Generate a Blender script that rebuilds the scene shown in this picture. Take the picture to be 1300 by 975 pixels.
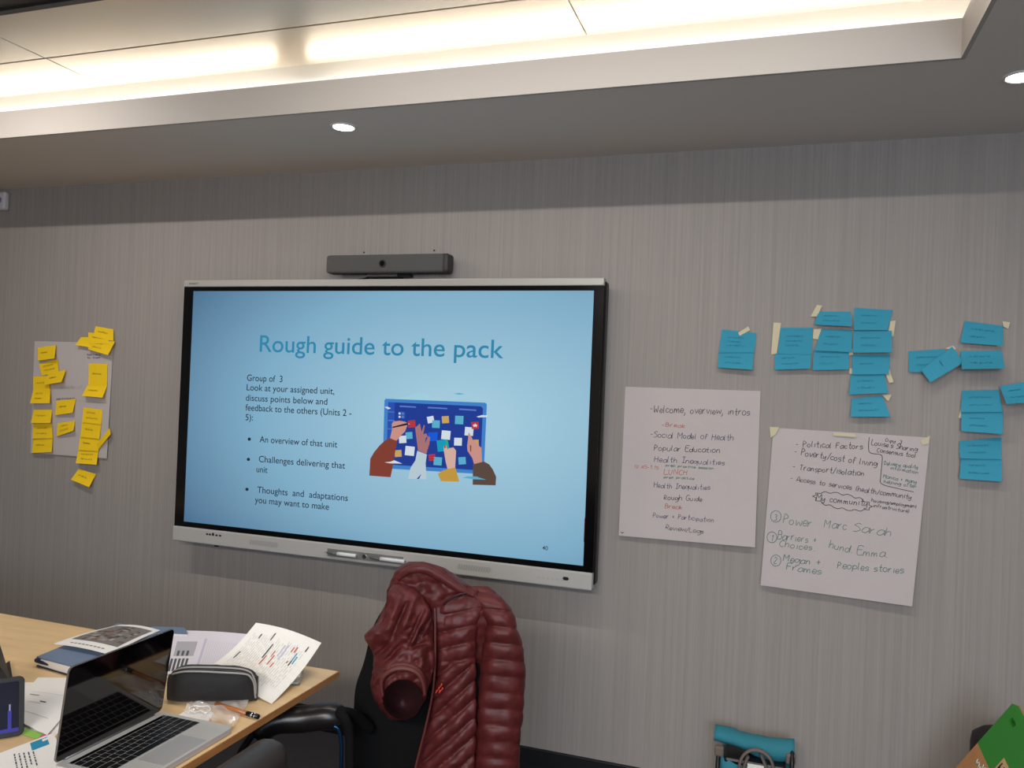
import bpy, bmesh, math, random
from mathutils import Vector, Matrix, noise
random.seed(7)
for o in list(bpy.data.objects): bpy.data.objects.remove(o)
S = bpy.context.scene
COL = S.collection
PI = math.pi

# ------------------------------------------------------------ camera
FPX = 1019.185
YAW, PITCH, ROLL = -0.326, 0.0056, 0.0399
CAM = Vector((2.6032, -3.1438, 1.5523))
_f = Vector((math.sin(YAW)*math.cos(PITCH), math.cos(YAW)*math.cos(PITCH), math.sin(PITCH)))
_r = Vector((math.cos(YAW), -math.sin(YAW), 0)); _u = _r.cross(_f)
RV = _r*math.cos(ROLL) + _u*math.sin(ROLL)
UV = -_r*math.sin(ROLL) + _u*math.cos(ROLL)
cd = bpy.data.cameras.new('camera'); cam = bpy.data.objects.new('camera', cd); COL.objects.link(cam)
cam.matrix_world = Matrix(((RV.x, UV.x, -_f.x, CAM.x), (RV.y, UV.y, -_f.y, CAM.y), (RV.z, UV.z, -_f.z, CAM.z), (0, 0, 0, 1)))
cd.sensor_fit = 'HORIZONTAL'; cd.sensor_width = 36; cd.lens = 36*FPX/1300; cd.clip_start = .02
S.camera = cam

# ------------------------------------------------------------ world, lights, exposure
w = bpy.data.worlds.new('world'); S.world = w; w.use_nodes = True
w.node_tree.nodes['Background'].inputs[0].default_value = (.7, .8, 1, 1)
w.node_tree.nodes['Background'].inputs[1].default_value = .0
S.view_settings.view_transform = 'Standard'; S.view_settings.look = 'None'
S.view_settings.exposure = 0.16; S.view_settings.gamma = 1.0
try: S.view_settings.use_curve_mapping = False
except Exception: pass

def lamp(name, kind, loc, power, col=(1, 1, 1), size=.1, target=None, spot=None, blend=.5, size_y=None):
    d = bpy.data.lights.new(name, kind); d.energy = power; d.color = col
    if kind == 'AREA':
        d.size = size
        if size_y: d.shape = 'RECTANGLE'; d.size_y = size_y
    else: d.shadow_soft_size = size
    if spot: d.spot_size = math.radians(spot); d.spot_blend = blend
    o = bpy.data.objects.new(name, d); COL.objects.link(o); o.location = loc
    if target: o.rotation_euler = (Vector(target)-Vector(loc)).to_track_quat('-Z', 'Y').to_euler()
    return o
# ceiling spotlights of the room (their fixtures are built below)
for xc_, ln_, pw_ in ((-.30, .76, 13), (1.95, 2.0, 15)):
    lamp('slot_light', 'AREA', (xc_, -1.29, 2.664), pw_, (1, .955, .91), ln_, (xc_, -1.29+.36, 2.664-.93), size_y=.02)
lamp('ceiling_spot_light', 'SPOT', (3.4, -1.35, 2.47), 13, (1, .93, .87), .03, (3.4, -1.35, 0), 164, .7)
lamp('downlight_light', 'SPOT', (1.024, -.541, 2.48), 3, (1, .93, .86), .04, (1.024, -.541, 0), 70, .6)
lamp('downlight_light', 'SPOT', (3.213, -.533, 2.48), 5, (1, .93, .86), .04, (3.213, -.533, 0), 90, .8)
# daylight through the window behind the camera, and an unseen fill lamp added for ambient light
lamp('window_light', 'AREA', (3.2, -6.0, 1.9), 125, (.74, .86, 1), 2.2, (1.2, 0, .9), size_y=1.6)
lamp('room_fill_light', 'AREA', (2.0, -4.6, 2.46), 125, (1, .93, .85), 1.6, (2.0, -4.6, 0), size_y=.4)

# ------------------------------------------------------------ geometry helpers
def ray(px, py): return _f + RV*((px-650)/FPX) - UV*((py-487.5)/FPX)
def wp(px, py, Y=0.0):            # the point of the plane y = Y seen at a pixel (planes parallel to the display wall)
    d = ray(px, py); return CAM + d*((Y-CAM.y)/d.y)
def tp(px, py, Z=.72):            # the point of a horizontal plane
    d = ray(px, py); return CAM + d*((Z-CAM.z)/d.z)
def dp(px, py, D): return CAM + ray(px, py)*D   # the point at a distance in front of the camera

def lin(c):
    return tuple((v/255/12.92 if v/255 <= .04045 else ((v/255+.055)/1.055)**2.4) for v in c)
MATS = {}
def mat(name, rgb=(128, 128, 128), rough=.6, metal=0, emit=None, estr=1, bump=None, coat=0, trans=0, alpha=1, ior=1.45, var=None, sheen=0, spec=.5):
    if name in MATS: return MATS[name]
    m = bpy.data.materials.new(name); m.use_nodes = True; nt = m.node_tree; b = nt.nodes['Principled BSDF']
    c = lin(rgb)+(1,)
    b.inputs['Base Color'].default_value = c; b.inputs['Roughness'].default_value = rough; b.inputs['Metallic'].default_value = metal
    b.inputs['Specular IOR Level'].default_value = spec
    b.inputs['Coat Weight'].default_value = coat; b.inputs['Coat Roughness'].default_value = .05
    b.inputs['Transmission Weight'].default_value = trans; b.inputs['IOR'].default_value = ior; b.inputs['Alpha'].default_value = alpha
    b.inputs['Sheen Weight'].default_value = sheen
    if emit is not None:
        b.inputs['Emission Color'].default_value = lin(emit)+(1,); b.inputs['Emission Strength'].default_value = estr
    if bump or var:
        tc = nt.nodes.new('ShaderNodeTexCoord'); mp = nt.nodes.new('ShaderNodeMapping'); nz = nt.nodes.new('ShaderNodeTexNoise')
        nt.links.new(tc.outputs['Object'], mp.inputs[0]); nt.links.new(mp.outputs[0], nz.inputs['Vector'])
        sc = (bump or var)[0]; mp.inputs['Scale'].default_value = sc if isinstance(sc, tuple) else (sc,)*3
        nz.inputs['Scale'].default_value = 1; nz.inputs['Detail'].default_value = 4
        if bump:
            bp = nt.nodes.new('ShaderNodeBump'); bp.inputs['Strength'].default_value = bump[1]; bp.inputs['Distance'].default_value = bump[2]
            nt.links.new(nz.outputs[0], bp.inputs['Height']); nt.links.new(bp.outputs[0], b.inputs['Normal'])
        if var:
            rp = nt.nodes.new('ShaderNodeValToRGB'); k = var[1]
            rp.color_ramp.elements[0].position = .3; rp.color_ramp.elements[1].position = .7
            rp.color_ramp.elements[0].color = tuple(v*(1-k) for v in c[:3])+(1,); rp.color_ramp.elements[1].color = tuple(min(1, v*(1+k)) for v in c[:3])+(1,)
            nt.links.new(nz.outputs[0], rp.inputs[0]); nt.links.new(rp.outputs[0], b.inputs['Base Color'])
    MATS[name] = m; return m

def mesh_obj(name, verts, faces, m, parent=None, smooth=False, mats=None, midx=None):
    me = bpy.data.meshes.new(name); me.from_pydata([tuple(v) for v in verts], [], faces); me.update()
    for x in (mats or [m]): me.materials.append(x)
    if midx: me.polygons.foreach_set('material_index', midx)
    if smooth: me.polygons.foreach_set('use_smooth', [True]*len(me.polygons))
    o = bpy.data.objects.new(name, me); COL.objects.link(o)
    if parent: o.parent = parent
    return o
def bm_obj(name, bm, m, parent=None, smooth=False):
    bmesh.ops.recalc_face_normals(bm, faces=bm.faces)
    me = bpy.data.meshes.new(name); bm.to_mesh(me); bm.free(); me.materials.append(m)
    if smooth: me.polygons.foreach_set('use_smooth', [True]*len(me.polygons))
    o = bpy.data.objects.new(name, me); COL.objects.link(o)
    if parent: o.parent = parent
    return o
def empty(name, loc=(0, 0, 0), rz=0):
    o = bpy.data.objects.new(name, None); COL.objects.link(o); o.location = loc; o.rotation_euler = (0, 0, rz); o.empty_display_size = .05
    return o
def root(name):   # thing whose parts are given in world coordinates: the Empty stays at the origin of its parts
    return empty(name)
def tag(o, label=None, cat=None, group=None, kind=None):
    if label: o['label'] = label
    if cat: o['category'] = cat
    if group: o['group'] = group
    if kind: o['kind'] = kind
    return o
def abox(bm, lo, hi, bev=0, seg=2):
    r = bmesh.ops.create_cube(bm, size=1); lo = Vector(lo); hi = Vector(hi)
    for v in r['verts']:
        v.co = Vector((lo[i]+(hi[i]-lo[i])*(v.co[i]+.5) for i in range(3)))
    if bev:
        es = {e for v in r['verts'] for e in v.link_edges}
        bmesh.ops.bevel(bm, geom=list(es), offset=bev, segments=seg, affect='EDGES', profile=.5)
def box(name, lo, hi, m, parent=None, bev=0, seg=2, smooth=False):
    bm = bmesh.new(); abox(bm, lo, hi, bev, seg); return bm_obj(name, bm, m, parent, smooth)
def xbox(name, M, sx, sy, sz, m, parent=None, bev=0, seg=2):   # box of size s* centred on M's origin, z from 0 to sz
    bm = bmesh.new(); abox(bm, (-sx/2, -sy/2, 0), (sx/2, sy/2, sz), bev, seg)
    bmesh.ops.transform(bm, matrix=M, verts=bm.verts); return bm_obj(name, bm, m, parent)
def loft_data(rings, closed=True, caps=(True, True)):
    n = len(rings[0]); V = [p for r in rings for p in r]; Fc = []
    for i in range(len(rings)-1):
        for j in range(n if closed else n-1):
            k = (j+1) % n
            Fc.append((i*n+j, i*n+k, (i+1)*n+k, (i+1)*n+j))
    if closed and caps[0]: Fc.append(tuple(range(n))[::-1])
    if closed and caps[1]: Fc.append(tuple((len(rings)-1)*n+j for j in range(n)))
    return V, Fc
def loft(name, rings, m, parent=None, closed=True, caps=(True, True), smooth=True):
    V, Fc = loft_data(rings, closed, caps)
    o = mesh_obj(name, V, Fc, m, parent, smooth)
    bm = bmesh.new(); bm.from_mesh(o.data); bmesh.ops.recalc_face_normals(bm, faces=bm.faces); bm.to_mesh(o.data); bm.free()
    if smooth: o.data.polygons.foreach_set('use_smooth', [True]*len(o.data.polygons))
    return o
def catmull(pts, k=6):
    P = [Vector(p) for p in pts]
    if len(P) < 3: return P
    out = []
    for i in range(len(P)-1):
        a = P[max(i-1, 0)]; b = P[i]; c = P[i+1]; d = P[min(i+2, len(P)-1)]
        for j in range(k):
            t = j/k
            out.append(.5*((2*b)+(c-a)*t+(2*a-5*b+4*c-d)*t*t+(3*b-a-3*c+d)*t**3))
    out.append(P[-1]); return out
def frames(path, up=Vector((0, 0, 1))):
    Fm = []; prev = None
    for i, p in enumerate(path):
        t = (path[min(i+1, len(path)-1)]-path[max(i-1, 0)]).normalized()
        if prev is None:
            a = up.cross(t)
            if a.length < .05: a = Vector((1, 0, 0)).cross(t)
            a.normalize()
        else:
            a = (prev - t*prev.dot(t)).normalized()
        prev = a; Fm.append((t, a, t.cross(a)))
    return Fm
def tube(name, pts, r, m, parent=None, n=10, k=6, flat=1.0, caps=(True, True)):
    path = catmull(pts, k) if k > 1 else [Vector(p) for p in pts]
    fr = frames(path); L = len(path); rings = []
    for i, p in enumerate(path):
        rr = r(i/(L-1)) if callable(r) else r
        rings.append([p + fr[i][1]*math.cos(2*PI*j/n)*rr + fr[i][2]*math.sin(2*PI*j/n)*rr*flat for j in range(n)])
    return loft(name, rings, m, parent, caps=caps)
def cyl(name, c, r, h, m, parent=None, n=24, axis=(0, 0, 1), r2=None):
    c = Vector(c); a = Vector(axis).normalized(); q = a.to_track_quat('Z', 'Y')
    rings = [[c + q @ Vector((rr*math.cos(2*PI*j/n), rr*math.sin(2*PI*j/n), z)) for j in range(n)] for rr, z in ((r, 0), (r if r2 is None else r2, h))]
    return loft(name, rings, m, parent, smooth=False)

class Sheet:                       # thin sheet of real thickness over a surface function P(u, v)
    def __init__(s, P): s.P = P
    def normal(s, u, v):
        e = .01; a = s.P(min(u+e, 1), v)-s.P(max(u-e, 0), v); b = s.P(u, min(v+e, 1))-s.P(u, max(v-e, 0))
        n = a.cross(b).normalized()
        return n if n.dot(CAM-s.P(u, v)) > 0 else -n
    def at(s, u, v, off=.0006): return s.P(u, v)+s.normal(u, v)*off
    def build(s, name, m, parent=None, nu=8, nv=8, t=.0004):
        V = []; N = (nu+1)*(nv+1)
        for k in (0, 1):
            for j in range(nv+1):
                for i in range(nu+1):
                    u, v = i/nu, j/nv; p = s.P(u, v); V.append(p if k == 0 else p - s.normal(u, v)*t)
        Fc = []
        idx = lambda i, j, k: k*N+j*(nu+1)+i
        for j in range(nv):
            for i in range(nu):
                Fc.append((idx(i, j, 0), idx(i+1, j, 0), idx(i+1, j+1, 0), idx(i, j+1, 0)))
                Fc.append((idx(i, j, 1), idx(i, j+1, 1), idx(i+1, j+1, 1), idx(i+1, j, 1)))
        for i in range(nu):
            Fc.append((idx(i, 0, 0), idx(i, 0, 1), idx(i+1, 0, 1), idx(i+1, 0, 0))); Fc.append((idx(i, nv, 0), idx(i+1, nv, 0), idx(i+1, nv, 1), idx(i, nv, 1)))
        for j in range(nv):
            Fc.append((idx(0, j, 0), idx(0, j+1, 0), idx(0, j+1, 1), idx(0, j, 1))); Fc.append((idx(nu, j, 0), idx(nu, j, 1), idx(nu, j+1, 1), idx(nu, j+1, 0)))
        return mesh_obj(name, V, Fc, m, parent, smooth=False)
    def rects(s, name, R, mats, parent, off=.0006):    # printed blocks: (u0, v0, u1, v1, material index)
        V = []; Fc = []; mi = []
        for (u0, v0, u1, v1, k) in R:
            n = max(1, int((u1-u0)*8)); mm = max(1, int((v1-v0)*8))
            for a in range(n):
                for b in range(mm):
                    q = [(u0+(u1-u0)*(a+x)/n, v0+(v1-v0)*(b+y)/mm) for x, y in ((0, 0), (1, 0), (1, 1), (0, 1))]
                    i = len(V); V += [s.at(x, y, off+.00003*k) for x, y in q]; Fc.append((i, i+1, i+2, i+3)); mi.append(k)
        return mesh_obj(name, V, Fc, None, parent, mats=mats, midx=mi)
def quad_sheet(c, bow=None):       # bilinear surface on 4 world corners TL TR BR BL, bow(u, v) -> offset vector
    c = [Vector(x) for x in c]
    def P(u, v):
        p = (c[0]*(1-u)+c[1]*u)*(1-v)+(c[3]*(1-u)+c[2]*u)*v
        return p+bow(u, v) if bow else p
    return Sheet(P)

# --- a small single-stroke hand: grid x 0-6, y 0-9 (baseline 2, x-height 6, caps 9); strokes split by spaces
GL = {
'a': (5, '55 36 15 03 12 32 54 56 53 62'), 'b': (5, '09 02 03 16 36 54 43 22 03'), 'c': (4, '45 26 05 03 22 43'), 'd': (5, '55 26 05 03 22 44 59 52'),
'e': (4, '04 44 36 16 04 03 22 43'), 'f': (4, '48 29 18 12|06 36'), 'g': (5, '55 26 05 03 33 56 51 30 10'), 'h': (5, '09 02 04 26 45 42'),
'i': (2, '16 12|18 18'), 'j': (3, '26 21 00|28 28'), 'k': (4, '09 02|46 04 42'), 'l': (2, '09 03 12'), 'm': (7, '06 02 04 26 32 34 56 62'),
'n': (5, '06 02 04 26 45 42'), 'o': (5, '26 05 03 22 43 45 26'), 'p': (5, '06 00 04 16 36 54 33 03'), 'q': (5, '55 26 05 03 33 56 50'),
'r': (4, '06 02 04 26 36'), 's': (4, '45 26 05 14 34 43 22 02'), 't': (4, '29 23 32 42|06 46'), 'u': (5, '06 03 22 43 46 42'), 'v': (4, '06 22 46'),
'w': (6, '06 12 35 52 66'), 'x': (4, '06 42|46 02'), 'y': (5, '06 03 23 46|46 41 20 00'), 'z': (4, '06 46 02 42'),
'A': (6, '02 39 62|14 54'), 'B': (5, '02 09 39 47 36 06 36 54 43 32 02'), 'C': (5, '58 39 18 05 13 32 53'), 'D': (6, '02 09 38 55 43 02'),
'E': (5, '59 09 02 52|06 46'), 'F': (5, '59 09 02|06 46'), 'G': (6, '58 39 18 05 13 32 53 55 35'), 'H': (6, '09 02|59 52|06 56'), 'I': (4, '09 49|29 22|02 42'),
'L': (5, '09 02 52'), 'M': (7, '02 09 35 69 62'), 'N': (6, '02 09 52 59'), 'P': (5, '02 09 38 47 36 05'), 'R': (5, '02 09 38 47 35 05 52'), 'S': (5, '58 39 18 07 36 54 43 22 02'),
'T': (6, '09 69|39 32'), 'U': (6, '09 04 22 43 59'), 'W': (7, '09 12 36 52 69'), '0': (5, '29 07 04 22 44 47 29'), '1': (3, '07 29 22'), '2': (5, '08 29 47 02 52'), '3': (5, '08 29 47 26 44 32 02'),
'4': (5, '39 04 54|49 42'), '5': (5, '49 09 06 36 54 32 02'), '6': (5, '49 16 04 22 43 35 05'), '-': (4, '05 35'), ',': (2, '13 11 00'), '.': (2, '12 22'), '/': (4, '01 49'), '+': (5, '05 45|27 23'),
"'": (2, '19 17'), '(': (3, '29 16 14 21'), ')': (3, '09 16 14 01'), '&': (5, '52 08 29 37 04 12 32 54'), ':': (2, '13 13|16 16'), ' ': (4, ''),
}
def hand(surf, name, lines, mats, parent, width=.0022):
    """lines: (text, (x0, y0), (x1, y1), cap height, material index); surf maps a picture-plane pixel on the sheet to space"""
    V = []; Fc = []; mi = []
    rnd = random.Random(len(lines)*17+3)
    def stroke(pts, k, wd):
        P = [surf(x, y) for x, y in pts]
        if len(P) == 1: P = [P[0], P[0]+Vector((wd, 0, 0))]
        for i, p in enumerate(P):
            t = P[min(i+1, len(P)-1)]-P[max(i-1, 0)]
            if t.length < 1e-6: t = Vector((1, 0, 0))
            s = Vector((-t.z, 0, t.x)).normalized()*wd/2
            V.append(p-s); V.append(p+s)
            if i:
                a = len(V)-4; Fc.append((a, a+1, a+3, a+2)); mi.append(k)
    for L in lines:
        if L[0] == '~':           # free stroke given in pixels
            pts = [Vector((x, y)) for x, y in L[1]]
            stroke([tuple(p) for p in catmull([(*p, 0) for p in pts], 5) for p in [p.to_2d()]], L[2], width); continue
        txt, a, b, cap, k = L
        tot = sum(GL.get(c, GL['n'])[0]+1.3 for c in txt); d = Vector(b)-Vector(a); ln = d.length; d.normalize(); n = Vector((d.y, -d.x))
        sx = ln/tot; sy = cap/7; x = 0
        for c in txt:
            adv, code = GL.get(c, GL['n']); jy = rnd.uniform(-.5, .5); js = rnd.uniform(.88, 1.12)
            if code:
                for st in code.split('|'):
                    q = [(int(p[0])*js, int(p[1])-2+jy) for p in st.split(' ')]
                    q = [Vector((*(Vector(a)+d*((x+u+v*.12)*sx)+n*(v*sy*js)), 0)) for u, v in q]
                    q = catmull(q, 3)
                    stroke([(p.x, p.y) for p in q], k, width*min(1, .55+cap/20))
            x += adv+1.3
    return mesh_obj(name, V, Fc, None, parent, mats=mats, midx=mi)

# ------------------------------------------------------------ materials
def wallpaper():
    m = bpy.data.materials.new('striped_wallpaper'); m.use_nodes = True; nt = m.node_tree; b = nt.nodes['Principled BSDF']
    tc = nt.nodes.new('ShaderNodeTexCoord'); add = None
    nz = []
    for sc in ((150, 150, 1.3), (80, 80, .6), (420, 420, 9)):
        mp = nt.nodes.new('ShaderNodeMapping'); mp.inputs['Scale'].default_value = sc
        n = nt.nodes.new('ShaderNodeTexNoise'); n.inputs['Scale'].default_value = 1; n.inputs['Detail'].default_value = 2
        nt.links.new(tc.outputs['Object'], mp.inputs[0]); nt.links.new(mp.outputs[0], n.inputs['Vector']); nz.append(n)
    a = nt.nodes.new('ShaderNodeMath'); a.operation = 'ADD'; nt.links.new(nz[0].outputs[0], a.inputs[0]); nt.links.new(nz[1].outputs[0], a.inputs[1])
    a2 = nt.nodes.new('ShaderNodeMath'); a2.operation = 'MULTIPLY_ADD'; nt.links.new(nz[2].outputs[0], a2.inputs[0]); a2.inputs[1].default_value = .5; nt.links.new(a.outputs[0], a2.inputs[2])
    rp = nt.nodes.new('ShaderNodeValToRGB'); rp.color_ramp.elements[0].position = .9/2.5; rp.color_ramp.elements[1].position = 1.6/2.5
    mu = nt.nodes.new('ShaderNodeMath'); mu.operation = 'MULTIPLY'; mu.inputs[1].default_value = .4; nt.links.new(a2.outputs[0], mu.inputs[0])
    rp.color_ramp.elements[0].color = lin((146, 139, 134))+(1,); rp.color_ramp.elements[1].color = lin((160, 152, 146))+(1,)
    nt.links.new(mu.outputs[0], rp.inputs[0]); nt.links.new(rp.outputs[0], b.inputs['Base Color'])
    bp = nt.nodes.new('ShaderNodeBump'); bp.inputs['Strength'].default_value = .12; bp.inputs['Distance'].default_value = .001
    nt.links.new(a2.outputs[0], bp.inputs['Height']); nt.links.new(bp.outputs[0], b.inputs['Normal']); b.inputs['Roughness'].default_value = .75
    b.inputs['Specular IOR Level'].default_value = .25
    return m
M_WALL = wallpaper()
M_CEIL = mat('matt_white_paint', (220, 213, 206), .9, spec=.2)
M_FASC = mat('white_gloss_paint', (176, 168, 160), .6)
M_COVE = mat('cove_white', (245, 243, 238), .9)
M_PANEL = mat('brushed_metal_panel', (222, 214, 200), .34, .9, bump=((3, 60, 3), .02, .001))
M_TUBE = mat('led_tube', (255, 255, 255), .5, emit=(255, 246, 232), estr=6.2)
M_LAMP = mat('lamp_glow', (255, 255, 255), .5, emit=(255, 246, 232), estr=12)
M_TRIM = mat('white_trim', (225, 222, 216), .4)
M_DARK = mat('black_plastic', (18, 18, 20), .4)
M_DARK2 = mat('dark_grey_plastic', (44, 43, 43), .5)
M_SKIRT = mat('black_skirting', (20, 20, 22), .5)
M_CARPET = mat('dark_carpet', (52, 50, 52), .95, bump=(300, .5, .003), var=(120, .25))
M_BEECH = mat('beech_veneer', (224, 190, 142), .45, var=((3, 22, 3), .1))
M_EDGE = mat('beech_edge', (168, 116, 68), .5, var=((12, 12, 90), .15))
M_SILVER = mat('silver_frame', (190, 186, 180), .35, .35)
M_SILV2 = mat('light_grey_bar', (178, 175, 170), .5)
M_BEZEL = mat('gloss_black_bezel', (8, 9, 11), .15)
M_PAPER = mat('white_paper', (190, 180, 177), .8, bump=(14, .25, .004))
M_PAPERW = mat('bright_white_paper', (238, 234, 228), .8)
M_YEL = mat('yellow_note_paper', (248, 205, 20), .8)
M_BLUE = mat('blue_note_paper', (50, 146, 172), .8)
M_TAPE = mat('masking_tape', (206, 194, 160), .7)
M_INK = mat('black_marker', (52, 48, 58), .7)
M_INKB = mat('faded_violet_marker', (70, 66, 92), .7)
M_RED = mat('red_marker', (190, 92, 78), .7)
M_GRN = mat('green_marker', (66, 120, 108), .7)
M_GRNG = mat('grey_green_marker', (98, 128, 118), .7)
M_YINK = mat('note_ink_on_yellow', (110, 92, 30), .8)
M_BINK = mat('note_ink_on_blue', (32, 112, 140), .8)
M_ALU = mat('aluminium', (196, 193, 189), .42, .25)
M_CHROME = mat('chrome', (200, 205, 210), .15, 1)

# ------------------------------------------------------------ the setting
CZ = 2.497
def structure(o): o['kind'] = 'structure'; return o
X0, X1, YF = -2.6, 4.6, -6.2
structure(box('floor', (X0, YF, -.1), (X1, 0, 0), M_CARPET))
structure(box('wall_back', (X0, 0, 0), (X1, .12, 3.0), M_WALL))
structure(box('wall_left', (X0-.12, YF, 0), (X0, .12, 3.0), M_WALL))
structure(box('wall_right', (X1, YF, 0), (X1+.12, .12, 3.0), M_WALL))
structure(box('wall_front', (X0, YF-.12, 0), (X1, YF, 3.0), M_WALL))
structure(box('baseboard_back', (X0, -.014, 0), (X1, 0, .1), M_SKIRT, bev=.003))
structure(box('baseboard_left', (X0, YF, 0), (X0+.014, -.014, .1), M_SKIRT, bev=.003))
structure(box('baseboard_right', (X1-.014, YF, 0), (X1, -.014, .1), M_SKIRT, bev=.003))
# ceiling: plaster soffit around a raised coffer
CX0, CX1, CY0, CY1 = X0+.6, 3.027, -3.55, -.71
ceil = root('ceiling'); structure(ceil)
box('soffit', (X0, CY1+.012, CZ), (X1, 0, 2.60), M_CEIL, ceil)
box('soffit', (CX1+.012, YF, CZ), (X1, CY1+.012, 2.60), M_CEIL, ceil)
box('soffit', (X0, YF, CZ), (CX0-.012, CY1+.012, 2.60), M_CEIL, ceil)
box('soffit', (CX0-.012, YF, CZ), (CX1+.012, CY0-.012, 2.60), M_CEIL, ceil)
box('upper_slab', (X0, YF, 2.80), (X1, 0, 2.88), M_COVE, ceil)
box('fascia', (CX0, CY1, CZ-.001), (CX1+.012, CY1+.012, 2.605), M_FASC, ceil)
box('fascia', (CX1, CY0-.012, CZ-.001), (CX1+.012, CY1, 2.605), M_FASC, ceil)
box('fascia', (CX0, CY0-.012, CZ-.001), (CX1, CY0, 2.605), M_FASC, ceil)
box('fascia', (CX0-.012, CY0-.012, CZ-.001), (CX0, CY1+.012, 2.605), M_FASC, ceil)
box('cove_back', (CX0-.2, -.50, 2.60), (CX1+.2, -.488, 2.80), M_COVE, ceil)
box('cove_end', (CX1+.2, CY0-.2, 2.60), (CX1+.212, -.488, 2.80), M_COVE, ceil)
box('cove_end', (CX0-.212, CY0-.2, 2.60), (CX0-.2, -.488, 2.80), M_COVE, ceil)
box('cove_back', (CX0-.2, CY0-.212, 2.60), (CX1+.2, CY0-.2, 2.80), M_COVE, ceil)
ys = [-.64, -.917, -1.235]
PZ = 2.697
rows = [(-.64, -.914), (-.920, -1.236)]
xs = [-1.985, -.010, 1.964, 3.19]
for (a, b) in rows:
    for i in range(3):
        box('panel', (xs[i]+.0025, b, PZ), (xs[i+1]-.0025, a, PZ+.02), M_PANEL, ceil, bev=.0015, seg=1)
M_PANEL2 = mat('dull_metal_panel', (92, 90, 86), .45, .6)
y = -1.262
while y > CY0+.2:
    for i in range(3):
        box('panel', (xs[i]+.0025, y-.31, PZ), (xs[i+1]-.0025, y, PZ+.02), M_PANEL2, ceil, bev=.0015, seg=1)
    y -= .318
box('panel_rail', (xs[0], -1.262, PZ-.008), (3.19, -1.238, PZ+.02), M_DARK2, ceil)
# LED strips lying in the cove; the first joint is at the dark gap
GAPX = .83
def strip(x0, x1, lab):
    t = root('led_strip'); tag(t, lab, 'light', 'linear lights hidden in the ceiling cove')
    tube('lamp_tube', [(x0+.02, -.605, 2.622), (x1-.02, -.605, 2.622)], .013, M_TUBE, t, n=8, k=1)
    box('batten', (x0, -.625, 2.601), (x1, -.585, 2.6085), M_TRIM, t)
strip(-1.95, GAPX-.055, 'white linear cove light above soffit, left of the dark joint')
strip(GAPX+.055, 3.19, 'white linear cove light above soffit, running right to the coffer corner')

def downlight(x, y, z, lab, m=M_LAMP, grp='recessed downlights in the grey soffit'):
    t = empty('downlight', (x, y, z)); tag(t, lab, 'light', grp)
    n = 28; rings = []
    for r, dz in ((.050, .001), (.050, -.003), (.042, -.005), (.038, -.001), (.036, .012)):
        rings.append([(r*math.cos(2*PI*j/n), r*math.sin(2*PI*j/n), dz) for j in range(n)])
    loft('trim_ring', [[Vector(p) for p in r] for r in rings], M_TRIM, t, caps=(False, False))
    cyl('lens', (0, 0, -.0035), .037, .004, m, t)
    return t
downlight(1.024, -.541, CZ, 'small round lit downlight above the black video bar')
downlight(3.213, -.533, CZ, 'small round lit downlight by the top right corner of the photo')
def spot(x, y, z, lab):
    t = empty('spotlight', (x, y, z)); tag(t, lab, 'light')
    cyl('base', (0, 0, -.008), .05, .008, M_TRIM, t); cyl('lens', (0, 0, -.0105), .035, .0025, M_LAMP, t)
for xc_, ln_, lb in ((-.30, .76, 'short linear ceiling light under the dark rail, left of the picture'), (1.95, 2.0, 'long linear ceiling light under the dark rail, above the picture')):
    t = root('linear_light'); tag(t, lb, 'light')
    box('housing', (xc_-ln_/2, -1.315, 2.668), (xc_+ln_/2, -1.265, PZ-.0005), M_TRIM, t); box('diffuser', (xc_-ln_/2+.01, -1.305, 2.6662), (xc_+ln_/2-.01, -1.275, 2.668), mat('opal_diffuser', (240, 240, 235), .5, emit=(255, 246, 232), estr=2), t)
spot(3.4, -1.35, CZ, 'round surface spotlight on the soffit right of the coffer')
# window behind the camera
wn = root('window_1'); structure(wn)
box('window_frame', (1.8, YF, .7), (4.5, YF+.04, .76), M_TRIM, wn); box('window_frame', (1.8, YF, 2.24), (4.5, YF+.04, 2.3), M_TRIM, wn)
for xx in (1.8, 3.12, 4.44): box('window_frame', (xx, YF, .76), (xx+.06, YF+.04, 2.24), M_TRIM, wn)
M_DAY = mat('daylit_glass', (200, 215, 230), .3, emit=(150, 180, 215), estr=.8)
box('pane', (1.86, YF+.005, .76), (3.12, YF+.012, 2.24), M_DAY, wn); box('pane', (3.18, YF+.005, .76), (4.44, YF+.012, 2.24), M_DAY, wn)

# small wall sensor at the left picture edge
sn = root('wall_sensor'); tag(sn, 'small white plastic sensor high on the wall at far left under the ceiling', 'sensor')
p = wp(6.5, 254, -.03)
bm = bmesh.new(); abox(bm, (p.x-.07, -.035, p.z-.05), (p.x, 0, p.z+.046), .012, 3); bm_obj('housing', bm, mat('sensor_plastic', (205, 202, 205), .5), sn)
cyl('eye', (p.x-.035, -.037, p.z), .016, .004, mat('sensor_lens', (120, 115, 150), .3), sn, axis=(0, 1, 0))
# two screws above the video bar
for (x, y, lab) in ((462.5, 320.5, 'tiny dark screw in the wallpaper above the left of the video bar'), (551.5, 318, 'tiny dark screw in the wallpaper above the right of the video bar')):
    p = wp(x, y, 0); tag(cyl('screw', (p.x, -.004, p.z), .0035, .004, M_DARK, axis=(0, 1, 0), n=10), lab, 'screw')

# ------------------------------------------------------------ interactive display
BY = -.1                                  # plane of the screen glass
TV = root('interactive_display'); tag(TV, 'large wall-mounted interactive display with black bezel showing a pale blue slide', 'display')
bx0, bx1, bz0, bz1 = -.050, 1.934, .855, 1.963
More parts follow.
